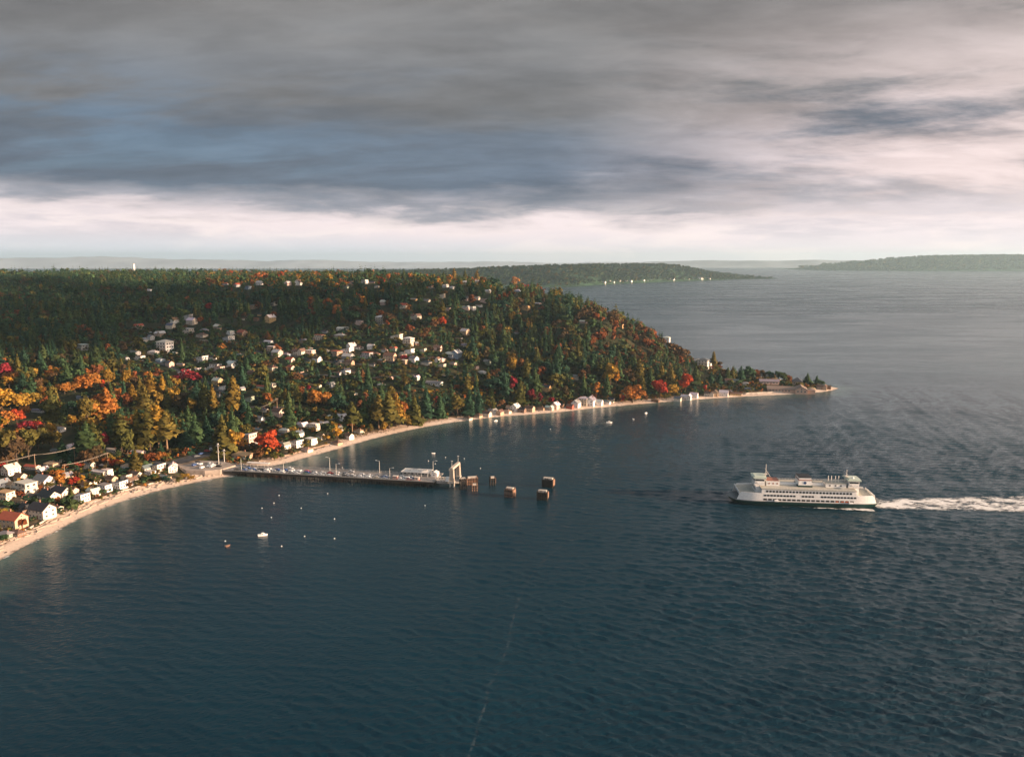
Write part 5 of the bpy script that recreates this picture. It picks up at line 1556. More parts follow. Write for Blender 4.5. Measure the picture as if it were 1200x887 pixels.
def build_ferry():
    a = Vector(on_plane(852.5, 580.5, 3.0)); b = Vector(on_plane(1029.5, 586.0, 3.0))
    L = (b - a).length
    k = L / 98.0
    c = (a + b) / 2
    root = empty("ferry", (c.x, c.y, 0), math.atan2((b - a).y, (b - a).x))
    root.scale = (k, k, k)
    tag(root, "white double-ended car ferry with green hull steaming left across the bay", "ferry")

    def hb(x, full=12.0):
        t = max(0, abs(x) - 28) / 21.0
        return full * (1 - t ** 2.4 * .36 - max(0, (t - .78) / .22) ** 1.6 * .42)

    def outline(xm, full, n=26):
        xs = [-xm + 2 * xm * i / n for i in range(n + 1)]
        near = [(x, -hb(x * 49 / xm, full)) for x in xs]
        return near + [(x, -y) for x, y in reversed(near)]

    hull = MB()
    rings = []
    for z, xm, f in ((-2.0, 42, 9.5), (0, 45, 10.8), (1.6, 47.4, 11.8), (2.9, 49, 12.1), (3.3, 49, 12.1)):
        rings.append([(x, y, z) for x, y in outline(xm, f)])
    hull.loft(rings)
    hull.build("hull", HULLG, root)
    st = MB()
    o1, o2 = outline(49.15, 12.3), outline(49.15, 12.3)
    st.loft([[(x, y, 3.304) for x, y in o1], [(x, y, 3.62) for x, y in o2]])
    st.build("car_deck", mat("ferry_car_deck", (.16, .17, .17), .85), root)
    # superstructure between the open ends
    sup = MB()
    xs = [-29 + 60 * i / 24 for i in range(25)]
    ring = [(x, -hb(x, 11.9)) for x in xs] + [(x, hb(x, 11.9)) for x in reversed(xs)]
    sup.prism(ring, 3.63, 11.7)
    sup.build("superstructure", WHITE, root)
    rf = MB()
    ring2 = [(x * 1.008, -hb(x, 11.9) - .35) for x in xs] + [(x * 1.008, hb(x, 11.9) + .35) for x in reversed(xs)]
    rf.prism(ring2, 11.705, 12.0)
    rf.build("roof_deck", DECKB, root)
    rl = MB()
    for sg in (-1, 1):
        for i in range(31):
            x = -28.5 + 59 * i / 30
            rl.tube((x, sg * (hb(x, 11.9) + .1), 12.0), (x, sg * (hb(x, 11.9) + .1), 13.0), .05, None, 4)
        for z in (12.5, 13.0):
            for i in range(20):
                x0, x1 = -28.5 + 59 * i / 20, -28.5 + 59 * (i + 1) / 20
                rl.tube((x0, sg * (hb(x0, 11.9) + .1), z), (x1, sg * (hb(x1, 11.9) + .1), z), .05, None, 4)
    rl.build("railing", WHITE, root)
    # high side bulwarks of both ends, open above the car deck
    for e in (-1, 1):
        x_in = 29 if e < 0 else 31
        for sg in (-1, 1):
            m = MB()
            n = 10
            for i in range(n):
                xa = x_in + .01 + (44.4 - x_in) * i / n; xb = x_in + .01 + (44.4 - x_in) * (i + 1) / n
                def top(x):
                    return 9.0 if x < 42.4 else 9.0 - (x - 42.4) * 2.6
                ya, yb = hb(xa, 11.9), hb(xb, 11.9)
                vs = []
                for (x, y) in ((xa, ya), (xb, yb)):
                    vs += [(e * x, sg * y, 3.63), (e * x, sg * (y - .35), 3.63), (e * x, sg * (y - .35), top(x)), (e * x, sg * y, top(x))]
                m.add(vs, [(0, 1, 5, 4), (1, 2, 6, 5), (2, 3, 7, 6), (3, 0, 4, 7)] + ([(0, 3, 2, 1)] if i == 0 else []) + ([(4, 5, 6, 7)] if i == n - 1 else []))
            m.build("bulwark", WHITE, root)
        m = MB()
        xs2 = [x_in + .02 + (43.0 - x_in) * i / 8 for i in range(9)]
        rg = [(e * x, -(hb(x, 11.9) - .36)) for x in xs2] + [(e * x, hb(x, 11.9) - .36) for x in reversed(xs2)]
        if e < 0: rg = rg[::-1]
        m.prism(rg, 7.3, 7.7)
        m.build("end_deck", DECKB, root)
        # end bulwark across the passenger deck
        m = MB(); hh = hb(43.0, 11.9) - .4
        m.box(e * 43.01 if e > 0 else -43.3, 43.3 if e > 0 else e * 43.01, -hh, hh, 7.2, 8.9)
        m.build("end_bulwark", WHITE, root)
        # near-black panel painted for the shade inside the car-deck tunnel
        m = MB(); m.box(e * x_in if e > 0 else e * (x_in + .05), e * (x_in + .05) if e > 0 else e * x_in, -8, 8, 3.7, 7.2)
        m.build("car_deck_shade_panel", DARK, root)
        # house front below the wheelhouse
        m = MB(); xx0, xx1 = sorted((e * (x_in - 3), e * (x_in + 3.0)))
        if e > 0: xx0 = x_in + .01
        else: xx1 = -x_in - .01
        m.prism([(xx0, -6.5), (xx1, -6.5), (xx1, 6.5), (xx0, 6.5)], 7.71, 11.9)
        m.build("forward_house", WHITE, root)
        for i in range(6):
            y = -5.2 + i * 2.08
            w = MB(); fx = e * (x_in + 3.0)
            w.box(min(fx, fx + e * .06) + e * .005, max(fx, fx + e * .06) + e * .005, y - .6, y + .6, 9.2, 10.4)
            w.build("window", GLASS, root)
        # wheelhouse
        wx = e * (x_in + .2)
        base = MB(); base.box(wx - 3.4, wx + 3.4, -4.6, 4.6, 12.01, 14.2); base.build("wheelhouse_base", WHITE, root)
        ph = MB()
        ph.prism([(wx - 3.2, -5.2), (wx + 3.2, -5.2), (wx + e * 0 + 3.6, 0) if e > 0 else (wx + 3.2, 0), (wx + 3.2, 5.2), (wx - 3.2, 5.2), (wx - 3.6, 0) if e < 0 else (wx - 3.2, 0)], 14.21, 16.9)
        pw = ph.build("wheelhouse", WHITE, root)
        g = MB()
        g.box(wx - 2.9, wx + 2.9, -5.26, -5.205, 15.2, 16.3); g.box(wx - 2.9, wx + 2.9, 5.205, 5.26, 15.2, 16.3)
        for i in range(5):
            y = -4 + i * 2
            xs_ = wx + e * (3.22 + .36 * (1 - abs(y) / 5.2))
            g.box(min(xs_, xs_ + e * .06), max(xs_, xs_ + e * .06), y - .8, y + .8, 15.2, 16.3)
        g.build("wheelhouse_windows", GLASS, pw)
        rr = MB(); rr.prism([(wx - 4.2, -6.0), (wx + 4.2, -6.0), (wx + 4.6, 0), (wx + 4.2, 6.0), (wx - 4.2, 6.0), (wx - 4.6, 0)], 16.91, 17.7)
        rr.prism([(wx - 3.2, -4.6), (wx + 3.2, -4.6), (wx + 3.2, 4.6), (wx - 3.2, 4.6)], 17.701, 18.1)
        rr.build("wheelhouse_roof", ROOFG, root)
        # wing platforms with sloping struts
        wgm = MB(); wgm.box(wx - 1.6, wx + 1.6, -9.5, -5.3, 13.9, 14.15); wgm.box(wx - 1.6, wx + 1.6, -9.5, -9.35, 14.16, 15.2)
        wgm.tube((wx, -9.2, 13.9), (wx, -7.0, 12.0), .15, None, 5)
        wgm.box(wx - 1.6, wx + 1.6, 5.3, 9.5, 13.9, 14.15); wgm.box(wx - 1.6, wx + 1.6, 9.35, 9.5, 14.16, 15.2)
        wgm.build("bridge_wing", WHITE, root)
    # window rows on the near side
    yn = -11.9
    def win(x, z, w, h, hh=None):
        y = -hb(x, 11.9)
        m = MB(); m.box(x - w / 2, x + w / 2, y - .07, y - .01, z, z + h)
        m.build("window", GLASS, root)
    for i in range(26): win(-25.6 + i * 2.12, 9.6, 1.45, 1.25)
    for x0, n in ((-26.8, 10), (-2.6, 4), (9.4, 11)):
        for i in range(n): win(x0 + i * 2.02 + (i // 2) * .12, 6.9, 1.55, 1.15)
    for i in range(19):
        x = -26.6 + i * 3.05
        m = MB(); y = -hb(x, 11.9); m.box(x - 1.15, x + 1.15, y - .06, y - .012, 4.15, 5.35); m.build("car_deck_window", DARK, root)
    m = MB()
    for i in range(26): m.box(-26.3 + i * 2.12, -24.9 + i * 2.12, 11.91, 11.97, 9.6, 10.85)
    for i in range(19): m.box(-27.7 + i * 3.05, -25.4 + i * 3.05, 11.91, 11.96, 4.15, 5.35)
    tag(m.build("window_row", GLASS, root), kind="stuff")
    # houses on the roof deck
    m = MB(); m.box(-24.8, -16.2, -4.6, 4.6, 12.01, 15.0); m.box(-24.4, -16.6, -4.2, 4.2, 15.003, 15.2); h1 = m.build("deck_house", WHITE, root)
    m = MB(); m.box(-24.5, -16.5, -4.3, 4.3, 15.21, 15.5); m.build("deck_house_roof", RUST, h1)
    m = MB(); m.box(13.5, 26.4, -4.6, 4.6, 12.01, 14.6); h2 = m.build("deck_house", WHITE, root)
    m = MB(); m.box(13.2, 26.7, -4.9, 4.9, 14.61, 14.9); m.build("deck_house_roof", DECKB, h2)
    for x in (16, 19.6, 23):
        m = MB(); m.box(x - .5, x + .5, -4.68, -4.61, 12.9, 13.8); m.build("porthole", DARK, h2)
    for x in (-23, -20.4, -17.8):
        m = MB(); m.box(x - .5, x + .5, -4.68, -4.61, 13.2, 14.1); m.build("porthole", RUST, h1)
    m = MB(); m.box(-15.8, 13.2, -1.2, 1.2, 12.01, 13.2); m.build("roof_trunk", WHITE, root)
    m = MB(); m.box(-4.6, 4.8, -5.5, 5.5, 12.01, 13.0); m.build("funnel_base", HULLG, root)
    fz = MB()
    fz.loft([[(-4.2, -5, 13.01), (4.4, -5, 13.01), (4.4, 5, 13.01), (-4.2, 5, 13.01)], [(-3.7, -4.6, 18.4), (3.9, -4.6, 18.4), (3.9, 4.6, 18.4), (-3.7, 4.6, 18.4)]])
    fn = fz.build("funnel", WHITE, root)
    m = MB(); m.box(-3.95, 4.15, -4.85, 4.85, 18.1, 18.5); m.build("funnel_cap", BLACK, fn)
    m = MB(); m.box(-4.05, 4.25, -4.9, 4.9, 16.2, 16.8); m.build("funnel_band", RUST, fn)
    m = MB(); m.tube((0, -5.03, 14.7), (0, -4.86, 14.7), .95, None, 14); m.build("emblem", NAVY, fn)
    for x in (15.6, 17.6, 20.2, 22.2):
        m = MB(); m.tube((x, -1.5, 14.9), (x, -1.5, 19.2), .28, .24, 8); m.build("exhaust_pipe", STEEL, root)
    m = MB(); m.tube((-24.5, 0, 15.2), (-24.5, 0, 25.5), .28, .12, 7); m.tube((-24.5, -2.6, 21.5), (-24.5, 2.6, 21.5), .12, None, 5); m.box(-25.6, -23.6, -1.2, 1.2, 18.6, 19.0); m.tube((-24.5, 0, 21.5), (-21.5, 0, 17), .1, None, 5); m.build("mast", STEEL, root)
    m = MB(); m.tube((27.6, 0, 14.9), (27.6, 0, 23.2), .26, .12, 7); m.tube((27.6, -2.4, 20.5), (27.6, 2.4, 20.5), .12, None, 5); m.box(26.5, 28.7, -1.2, 1.2, 18.6, 19.1); m.build("mast", STEEL, root)
    m = MB(); m.tube((31, -2.5, 18.1), (31, -2.5, 19.1), .8, .5, 10); m.build("radar_dome", WHITE, root)
    for x in (-19.5, 27.5):
        m = MB(); y = -hb(x, 11.9); m.tube((x - 1.3, y - .75, 4.1), (x + 1.3, y - .75, 4.1), .68, None, 12); m.build("life_raft", WHITE, root)
    for x in (19.0, 22.4, 25.2):
        m = MB(); y = -hb(x, 11.9); m.box(x - .9, x + .9, y - .16, y - .075, 4.3, 5.0); m.build("raft_locker", ORANGE, root)
    return root, a, b, k


FERRY, FA_, FB_, FK = build_ferry()


def foam_material():
    m = bpy.data.materials.new("wake_foam")
    m.use_nodes = True
    k = NT(m.node_tree)
    p = k.n("ShaderNodeTexCoord").outputs["Object"]
    at = k.n("ShaderNodeAttribute"); at.attribute_name = "cover"
    n = k.noise(k.vmath("MULTIPLY", p, (.45, 1.0, 1.0)), .55, 6.0, .68, .8)
    n2 = k.noise(p, 2.2, 4.0, .7, .3)
    f = k.math("ADD", k.math("MULTIPLY", n, .7), k.math("MULTIPLY", n2, .3))
    lowf = k.noise(p, .07, 3.0, .6, .5)
    cov = k.math("MULTIPLY", at.outputs["Fac"], k.maprange(lowf, .3, .62, .55, 1.12))
    th = k.math("SUBTRACT", 0.74, k.math("MULTIPLY", cov, .46))
    a = k.math("DIVIDE", k.math("SUBTRACT", f, th), .17, clamp=True)
    b = k.n("ShaderNodeBsdfPrincipled")
    b.inputs["Base Color"].default_value = (.80, .80, .78, 1)
    b.inputs["Roughness"].default_value = .9
    bp = k.n("ShaderNodeBump"); bp.inputs["Distance"].default_value = .8
    k.put(bp.inputs["Height"], f); k.t.links.new(bp.outputs[0], b.inputs["Normal"])
    k.put(b.inputs["Alpha"], k.math("MULTIPLY", a, .92))
    o = k.n("ShaderNodeOutputMaterial"); k.t.links.new(b.outputs[0], o.inputs[0])
    return m


FOAM = foam_material()


def foam_strip(name, path, halfw, cover, cross=9, z=.30):
    """foam lying on the water along a path of world points"""
    vs, cv = [], []
    n = len(path)
    for i, p in enumerate(path):
        t = (Vector(path[min(i + 1, n - 1)]) - Vector(path[max(i - 1, 0)])).normalized()
        nr = Vector((-t.y, t.x))
        for j in range(cross):
            s = 2 * j / (cross - 1) - 1
            q = Vector(p) + nr * s * halfw(i / (n - 1))
            vs.append((q.x, q.y, z)); cv.append(cover(i / (n - 1), s))
    fs = [(i * cross + j, (i + 1) * cross + j, (i + 1) * cross + j + 1, i * cross + j + 1) for i in range(n - 1) for j in range(cross - 1)]
    me = MB().add(vs, fs).mesh(name, FOAM)
    at = me.attributes.new("cover", "FLOAT", "POINT"); at.data.foreach_set("value", np.array(cv, dtype=np.float32))
    o = link(name, me)
    return tag(o, kind="stuff")


ux = (FB_ - FA_).normalized(); nyv = Vector((-ux.y, ux.x))
stern = FB_ - ux * 4
end = Vector(on_plane(1420, 590.5))
path = [tuple(stern.lerp(end, i / 60)) for i in range(61)]
foam_strip("wake", path, lambda t: 9 + 12 * t ** .6 + 7 * t, lambda t, s: max(0, (1.02 - .24 * t) - (abs(s) ** 3) * .62 - .06 * (abs(s) < .28) * min(1, t * 3)))
side = [tuple(FA_ + ux * (30 + i * 2.0) - nyv * (11.6 + .6 * math.sin(i * .7) + i * .055)) for i in range(31)]
foam_strip("bow_wave", side, lambda t: .8 + 3.2 * t ** 1.5, lambda t, s: (.4 + .65 * t) * (1 - abs(s) ** 2 * .8), 5)
# the faint line of foam where the currents meet, down the middle of the bay
for nm, pts in (("foam_line", [(684, 628), (660, 639), (640, 654), (622, 676), (608, 702), (599, 733), (595, 757), (586, 782), (572, 806), (569, 826), (560, 850), (556, 868), (545, 900)]),):
    P = []
    for (a, b) in zip(pts, pts[1:]):
        for i in range(8): P.append(on_plane(a[0] + (b[0] - a[0]) * i / 8, a[1] + (b[1] - a[1]) * i / 8))
    fl = foam_strip(nm, P, lambda t: .42 + .2 * math.sin(t * 23) * math.sin(t * 61), lambda t, s: 1 - abs(s), 5, .34)
    fm = bpy.data.materials.new("thin_foam"); fm.use_nodes = True
    k = NT(fm.node_tree); pb = k.n("ShaderNodeBsdfPrincipled"); po = k.n("ShaderNodeOutputMaterial")
    pb.inputs["Base Color"].default_value = (.7, .7, .68, 1); pb.inputs["Roughness"].default_value = .9
    nz = k.noise(k.n("ShaderNodeTexCoord").outputs["Object"], .35, 5.0, .7, .5)
    k.put(pb.inputs["Alpha"], k.maprange(nz, .40, .74, .0, .08)); k.t.links.new(pb.outputs[0], po.inputs[0])
    fl.data.materials[0] = fm
# wash along the beach
cs = [(-20, 668), (0, 657), (30, 640), (60, 626), (90, 610), (120, 597), (150, 586), (180, 577.5), (212, 570), (245, 563), (285, 556)]
P = []
for (a, b) in zip(cs, cs[1:]):
    for i in range(6): P.append(on_plane(a[0] + (b[0] - a[0]) * i / 6, a[1] + (b[1] - a[1]) * i / 6))
foam_strip("surf", P, lambda t: 1.5, lambda t, s: .62 - abs(s) * .3, 5, .05)

# ------------------------------------------------------------------ ferry pier
PILE = mat("creosoted_pile", (.035, .028, .022), .9, var=.3, scale=2)
TIMBER = mat("orange_timber", (.20, .115, .075), .85, var=.3, scale=1.5)
DECKC = mat("pier_deck", (.20, .19, .18), .9, var=.15, scale=.3)
LINE = mat("white_line_paint", (.7, .68, .64), .7)
PAINTS = {"white": (.75, .75, .73), "silver": (.45, .46, .47), "black": (.02, .02, .022), "red": (.32, .03, .025), "blue": (.05, .10, .25), "grey": (.16, .17, .18), "green": (.05, .12, .08), "beige": (.42, .36, .27)}
CARM = mat("car_paint", rough=.3, var=.02, objcol=True, spec=.5)
TYRE = mat("tyre", (.02, .02, .02), .9)

na, nb_ = Vector(on_plane(286, 552.5, 4.0)), Vector(on_plane(508, 565.0, 4.0))
PU = (nb_ - na).normalized(); PN = Vector((-PU.y, PU.x))       # PN points away from the viewer
PL = (nb_ - na).length + 30
PO = na - PU * 30
PANG = math.atan2(PU.y, PU.x)
PW = 17.0
ZD = 4.0


def pier_xy(t, s):
    q = PO + PU * t + PN * s
    return q.x, q.y


def build_pier():
    root = empty("ferry_pier", (PO.x, PO.y, 0), PANG)
    tag(root, "long car pier on dark piles running out from the beach landing", "pier", "ferry landing")
    m = MB(); m.box(0, PL, 0, PW, ZD - .7, ZD); m.box(PL - 30, PL, PW + .002, PW + 8, ZD - .7, ZD); m.build("deck", DECKC, root)
    m = MB()
    for s in (.0, PW - .3):
        x1 = PL if s == 0 else PL - 30
        m.box(2, x1, s, s + .3, ZD + .003, ZD + .45)
    m.build("kerb", CONC, root)
    for s in (.15, PW - .15):
        x1 = PL - 1 if s < 1 else PL - 30
        m = MB(); n = int((x1 - 2) / 3)
        for i in range(n + 1): m.tube((2 + i * 3, s, ZD + .45), (2 + i * 3, s, ZD + 1.4), .06, None, 4)
        for z in (.95, 1.4): m.tube((2, s, ZD + z), (x1, s, ZD + z), .05, None, 4)
        m.build("railing", STEEL, root)
    m = MB()
    for s in (2.6, 5.3, 8.0, 11.6):
        for i in range(int(PL / 6)):
            m.box(3 + i * 6, 6 + i * 6, s - .08, s + .08, ZD + .004, ZD + .008)
    m.build("lane_marking", LINE, root)
    n = int(PL / 5.6)
    for i in range(n):
        x = 26 + i * 5.6
        if x > PL - 1: break
        m = MB(); m.box(x - .35, x + .35, -.15, PW + .15, ZD - 1.35, ZD - .705); m.build("pile_cap", PILE, root)
        for s in (.5, PW / 2, PW - .5):
            m = MB(); m.tube((x, s, -3), (x, s, ZD - 1.36), .36, .32, 8); m.build("pile", PILE, root)
    m = MB(); m.box(20, PL, -.25, -.01, ZD - 1.5, ZD - .1); m.build("fascia", PILE, root)
    return root


PIER = build_pier()


def lamp_post(px, t, s, arm, h=9.5):
    x, y = pier_xy(t, s)
    root = empty("street_lamp", (x, y, ZD), PANG)
    m = MB(); m.tube((0, 0, 0), (0, 0, h), .17, .11, 8); m.tube((0, 0, 0), (0, 0, .5), .3, .28, 8); m.build("pole", STEEL, root)
    m = MB(); m.tube((0, 0, h - .1), (arm * 2.4, 0, h + .2), .09, .07, 6); m.build("arm", STEEL, root)
    m = MB(); m.box(arm * 2.4 - .7, arm * 2.4 + .7, -.25, .25, h + .12, h + .4); m.build("lamp_head", mat("lamp_housing", (.55, .55, .52), .5), root)
    return root


def t_of(px):
    """distance along the pier at a picture column"""
    lo, hi = 0.0, PL
    for _ in range(40):
        mid = (lo + hi) / 2
        x, y = pier_xy(mid, 8)
        if project(x, y, ZD)[0] < px: lo = mid
        else: hi = mid
    return lo


for i, (px, s, arm, h, lab) in enumerate([(289, .6, 1, 9.5, "curved pale lamp post at the shore end of the pier"), (338, .6, 1, 8.5, "straight pale lamp post on the near kerb of the pier, second from shore"),
        (381, PW - .6, -1, 9.5, "pale lamp post on the far kerb, in front of the bright shallows"), (399, .6, 1, 9.5, "pale lamp post on the near kerb at the middle of the pier"), (440, PW - .6, -1, 9, "pale lamp post on the far kerb just before the white terminal"),
        (461, .6, 1, 8.5, "pale lamp post on the near kerb opposite the white terminal"), (501, PW + 5, 1, 9.5, "pale lamp post at the seaward corner of the white terminal")]):
    tag(lamp_post(px, t_of(px), s, arm, h), lab, "lamp post", "lamp posts on the pier")


def make_car(suv):
    root = empty("car")
    m = MB()
    if suv:
        prof = [(-2.3, .35), (2.3, .35), (2.35, .85), (1.2, 1.05), (.55, 1.72), (-2.1, 1.75), (-2.3, 1.0)]
    else:
        prof = [(-2.25, .32), (2.25, .32), (2.3, .72), (1.1, .92), (.35, 1.42), (-1.2, 1.44), (-1.9, .95), (-2.28, .85)]
    n = len(prof)
    rings = []
    for y, sc in ((-.9, .96), (-.84, 1.0), (.84, 1.0), (.9, .96)):
        rings.append([(x * sc, y * (.86 if z > 1.1 else 1), .35 + (z - .35) * sc) for x, z in prof])
    m.loft(rings)
    m.build("body", CARM, root)
    g = MB()
    zt, zb = (1.60, 1.12) if suv else (1.36, .98)
    xb0, xb1 = (-1.9, .62) if suv else (-1.2, .50)
    for sg in (-1, 1):
        y0, y1 = sorted((sg * .795, sg * .915))
        g.box(xb0, xb1, y0, y1, zb, zt - .06)
    g.add([(1.22, -.72, zb - .02), (1.22, .72, zb - .02), (.52, .66, zt), (.52, -.66, zt)], [(0, 1, 2, 3)])
    g.build("window", GLASS, root)
    for sx in (-1.4, 1.4):
        for sy in (-.82, .82):
            w = MB(); w.tube((sx, sy - .11, .33), (sx, sy + .11, .33), .33, None, 12); w.build("wheel", TYRE, root)
    return root


CARS = [make_car(False), make_car(True)]
cused = set()
CAR_LABELS = []
crng = random.Random(21)


def put_car(x, y, z, ang, place, key, col=None):
    k = crng.randrange(2)
    if k in cused: c = copy_tree(CARS[k])
    else:
        c = CARS[k]; cused.add(k)
    c.location = (x, y, z); c.rotation_euler = (0, 0, ang)
    col = col or crng.choice(["white"] * 4 + ["silver"] * 4 + ["black"] * 2 + ["grey"] * 3 + ["red"] * 2 + ["blue"] * 2 + ["green", "beige"])
    for ch in c.children:
        if ch.name.startswith("body"): ch.color = PAINTS[col] + (1,)
    tag(c, "car", "car", "cars waiting for the ferry" if "lane" in place else "cars parked by the landing and roads")
    CAR_LABELS.append((c, f"{col} {'tall car' if k else 'low car'}", place, key))


for s, nm, dens in ((1.4, "in the near queue lane", .95), (4.0, "in the second queue lane", .92), (6.6, "in the third queue lane", .78), (13.8, "in the far exit lane", .12)):
    t = 24.0
    while t < PL - 12:
        if crng.random() < dens:
            x, y = pier_xy(t, s); put_car(x, y, ZD + .01, PANG, nm, t)
        t += crng.uniform(5.4, 6.6)


# white terminal on the pier head
def terminal():
    t0, t1 = t_of(469), t_of(499)
    x, y = pier_xy((t0 + t1) / 2, PW + 1)
    root = empty("ferry_terminal", (x, y, ZD), PANG)
    L = t1 - t0
    m = MB(); m.box(-L / 2, L / 2, -3.2, 4.2, 0, 2.4); a = m.build("wall", WALLM, root); a.color = (.50, .47, .42, 1)
    m = MB(); m.box(-L / 2 - 1.2, L / 2 + .8, -5.2, 5.2, 2.41, 2.85); b = m.build("roof", ROOFM, root); b.color = (.68, .64, .58, 1)
    n = 7
    for i in range(n): window(root, "f", -L / 2 + 1.5 + (L - 3) * i / (n - 1), 1.7, 1.5, -3.2, .7)
    for i, (xx, yy, w, h) in enumerate([(-L * .3, 0, 1.2, .9), (-L * .1, 1.5, 1.6, 1.1), (L * .12, -1, 1.0, .8), (L * .3, 1, 1.5, 1.0)]):
        m = MB(); m.box(xx - w, xx + w, yy - .7, yy + .7, 2.86, 2.85 + h * .8); m.build("roof_vent", STEEL, b)
    for i in range(5):
        xx = -L / 2 + L * i / 4
        m = MB(); m.tube((xx * .98, -4.9, 0), (xx * .98, -4.9, 2.4), .13, None, 6); m.build("post", TRIM, root)
    tag(root, "long low white terminal with a flat overhanging roof on the pier head", "terminal", "ferry landing")
    x, y = pier_xy(t_of(506), PW - 1)
    root = empty("shed", (x, y, ZD), PANG); root.scale = (.78, .78, .78)
    m = MB(); gable_wall(m, -3, 3, -3.6, 3.6, 0, 3.4, 1.2, "y"); a = m.build("wall", WALLM, root); a.color = (.78, .72, .66, 1)
    m = MB(); gable_roof(m, -3, 3, -3.6, 3.6, 3.4, 1.2, "y", .3); b = m.build("roof", ROOFM, root); b.color = (.66, .62, .57, 1)
    window(root, "f", 0, 1.3, 1.2, -3.6, 1.2); window(root, "r", -1, 1.2, 1.2, 3, 1.2)
    m = MB(); m.box(3.003, 3.07, 1.0, 2.0, 0, 2.1); m.build("door", DOORM, root)
    tag(root, "small white gabled shed at the seaward end of the terminal", "shed", "ferry landing")
    for px, c, lab in ((467, "red", "red lit toll booth on the near edge of the pier head"), (492, "pink", "pinkish toll booth at the seaward end of the car lanes")):
        x, y = pier_xy(t_of(px), 1.6)
        root = empty("toll_booth", (x, y, ZD), PANG)
        m = MB(); m.box(-1.6, 1.6, -1.2, 1.2, 0, 2.5); a = m.build("wall", WALLM, root); a.color = WCOL[c] + (1,)
        m = MB(); m.box(-1.9, 1.9, -1.5, 1.5, 2.51, 2.75); b = m.build("roof", ROOFM, root); b.color = (.5, .45, .4, 1)
        window(root, "f", 0, 1.4, 1.0, -1.2, 1.1); window(root, "r", 0, 1.2, 1.0, 1.6, 1.1)
        tag(root, lab, "toll booth", "ferry landing")


terminal()


# transfer span, its lifting frame and the fender walls
def span_and_gantry():
    xg, yg = on_plane(533.5, 567, 0)
    e = Vector(pier_xy(PL, 6)); g = Vector((xg, yg))
    d = (g - e); L = d.length - 2
    ang = math.atan2(d.y, d.x)
    root = empty("transfer_span", (e.x, e.y, 0), ang)
    m = MB()
    m.loft([[(.05, -3.6, ZD - .1), (.05, 3.6, ZD - .1), (.05, 3.6, ZD - 1.5), (.05, -3.6, ZD - 1.5)], [(L + 6, -3.6, ZD - 1.6), (L + 6, 3.6, ZD - 1.6), (L + 6, 3.6, ZD - 3), (L + 6, -3.6, ZD - 3)]])
    m.build("deck", DECKC, root)
    for s in (-3.7, 3.7):
        m = MB()
        n = 6
        for i in range(n):
            x0, x1 = L * i / n, L * (i + 1) / n
            z0, z1 = ZD - .1 - 1.5 * x0 / L, ZD - .1 - 1.5 * x1 / L
            m.tube((x0, s, z0), (x0, s, z0 + 1.5), .1, None, 5); m.tube((x0, s, z0 + 1.5), (x1, s, z1 + 1.5), .1, None, 5); m.tube((x0, s, z0), (x1, s, z1 + 1.5), .08, None, 5)
        m.build("truss", STEEL, root)
    tag(root, "sloping steel ramp between the pier head and the lifting frame", "ramp", "ferry landing")
    root = empty("lifting_frame", (xg, yg, 0), R(-13))
    for sy in (-7.6, 7.6):
        m = MB()
        for dx in (-1.4, 1.4):
            for dy in (-1.1, 1.1):
                m.tube((dx, sy + dy, 4), (dx * .8, sy + dy * .8, 12.59), .34, .28, 6)
        for i in range(5):
            z0, z1 = 4 + i * 1.8, 5.8 + i * 1.8
            for dx, dy, ex, ey in ((-1.4, -1.1, 1.4, -1.1), (1.4, -1.1, 1.4, 1.1), (1.4, 1.1, -1.4, 1.1), (-1.4, 1.1, -1.4, -1.1)):
                m.tube((dx * .93, sy + dy * .93, z0), (ex * .93, sy + ey * .93, z1), .13, None, 5)
        m.box(-.9, .9, sy - .5, sy + .5, 4.5, 12.2)
        m.build("tower", mat("frame_paint", (.50, .42, .34), .6, var=.12), root)
        m = MB()
        for dx in (-1.3, 1.3):
            for dy in (-1.0, 1.0): m.tube((dx, sy + dy, -3), (dx, sy + dy, 3.2), .4, None, 8)
        m.box(-1.9, 1.9, sy - 1.6, sy + 1.6, 3.2, 4)
        m.build("footing", CONC, root)
        m = MB(); m.tube((0, sy, 14.01), (0, sy, 18.5), .14, .08, 6); m.box(-.6, .6, sy - .3, sy + .3, 18.5, 18.9); m.build("floodlight_mast", STEEL, root)
    m = MB(); m.box(-1.1, 1.1, -8.8, 8.8, 12.6, 14.0); m.build("cross_beam", mat("frame_paint", (.50, .42, .34), .6), root)
    m = MB(); m.box(-2.4, -1.25, -7, 7, 11.4, 11.9); m.box(-2.4, -2.3, -7, 7, 11.9, 12.9); m.build("catwalk", STEEL, root)
    m = MB(); m.box(-4.6, -1.5, -9, -6, 4.0, 4.3); m.box(-4.4, -2.0, -8.8, -6.4, 4.31, 7.0); m.build("machine_cabin", WHITE, root)
    tag(root, "tall cream lifting frame with two towers at the end of the pier", "lifting frame", "ferry landing")


span_and_gantry()


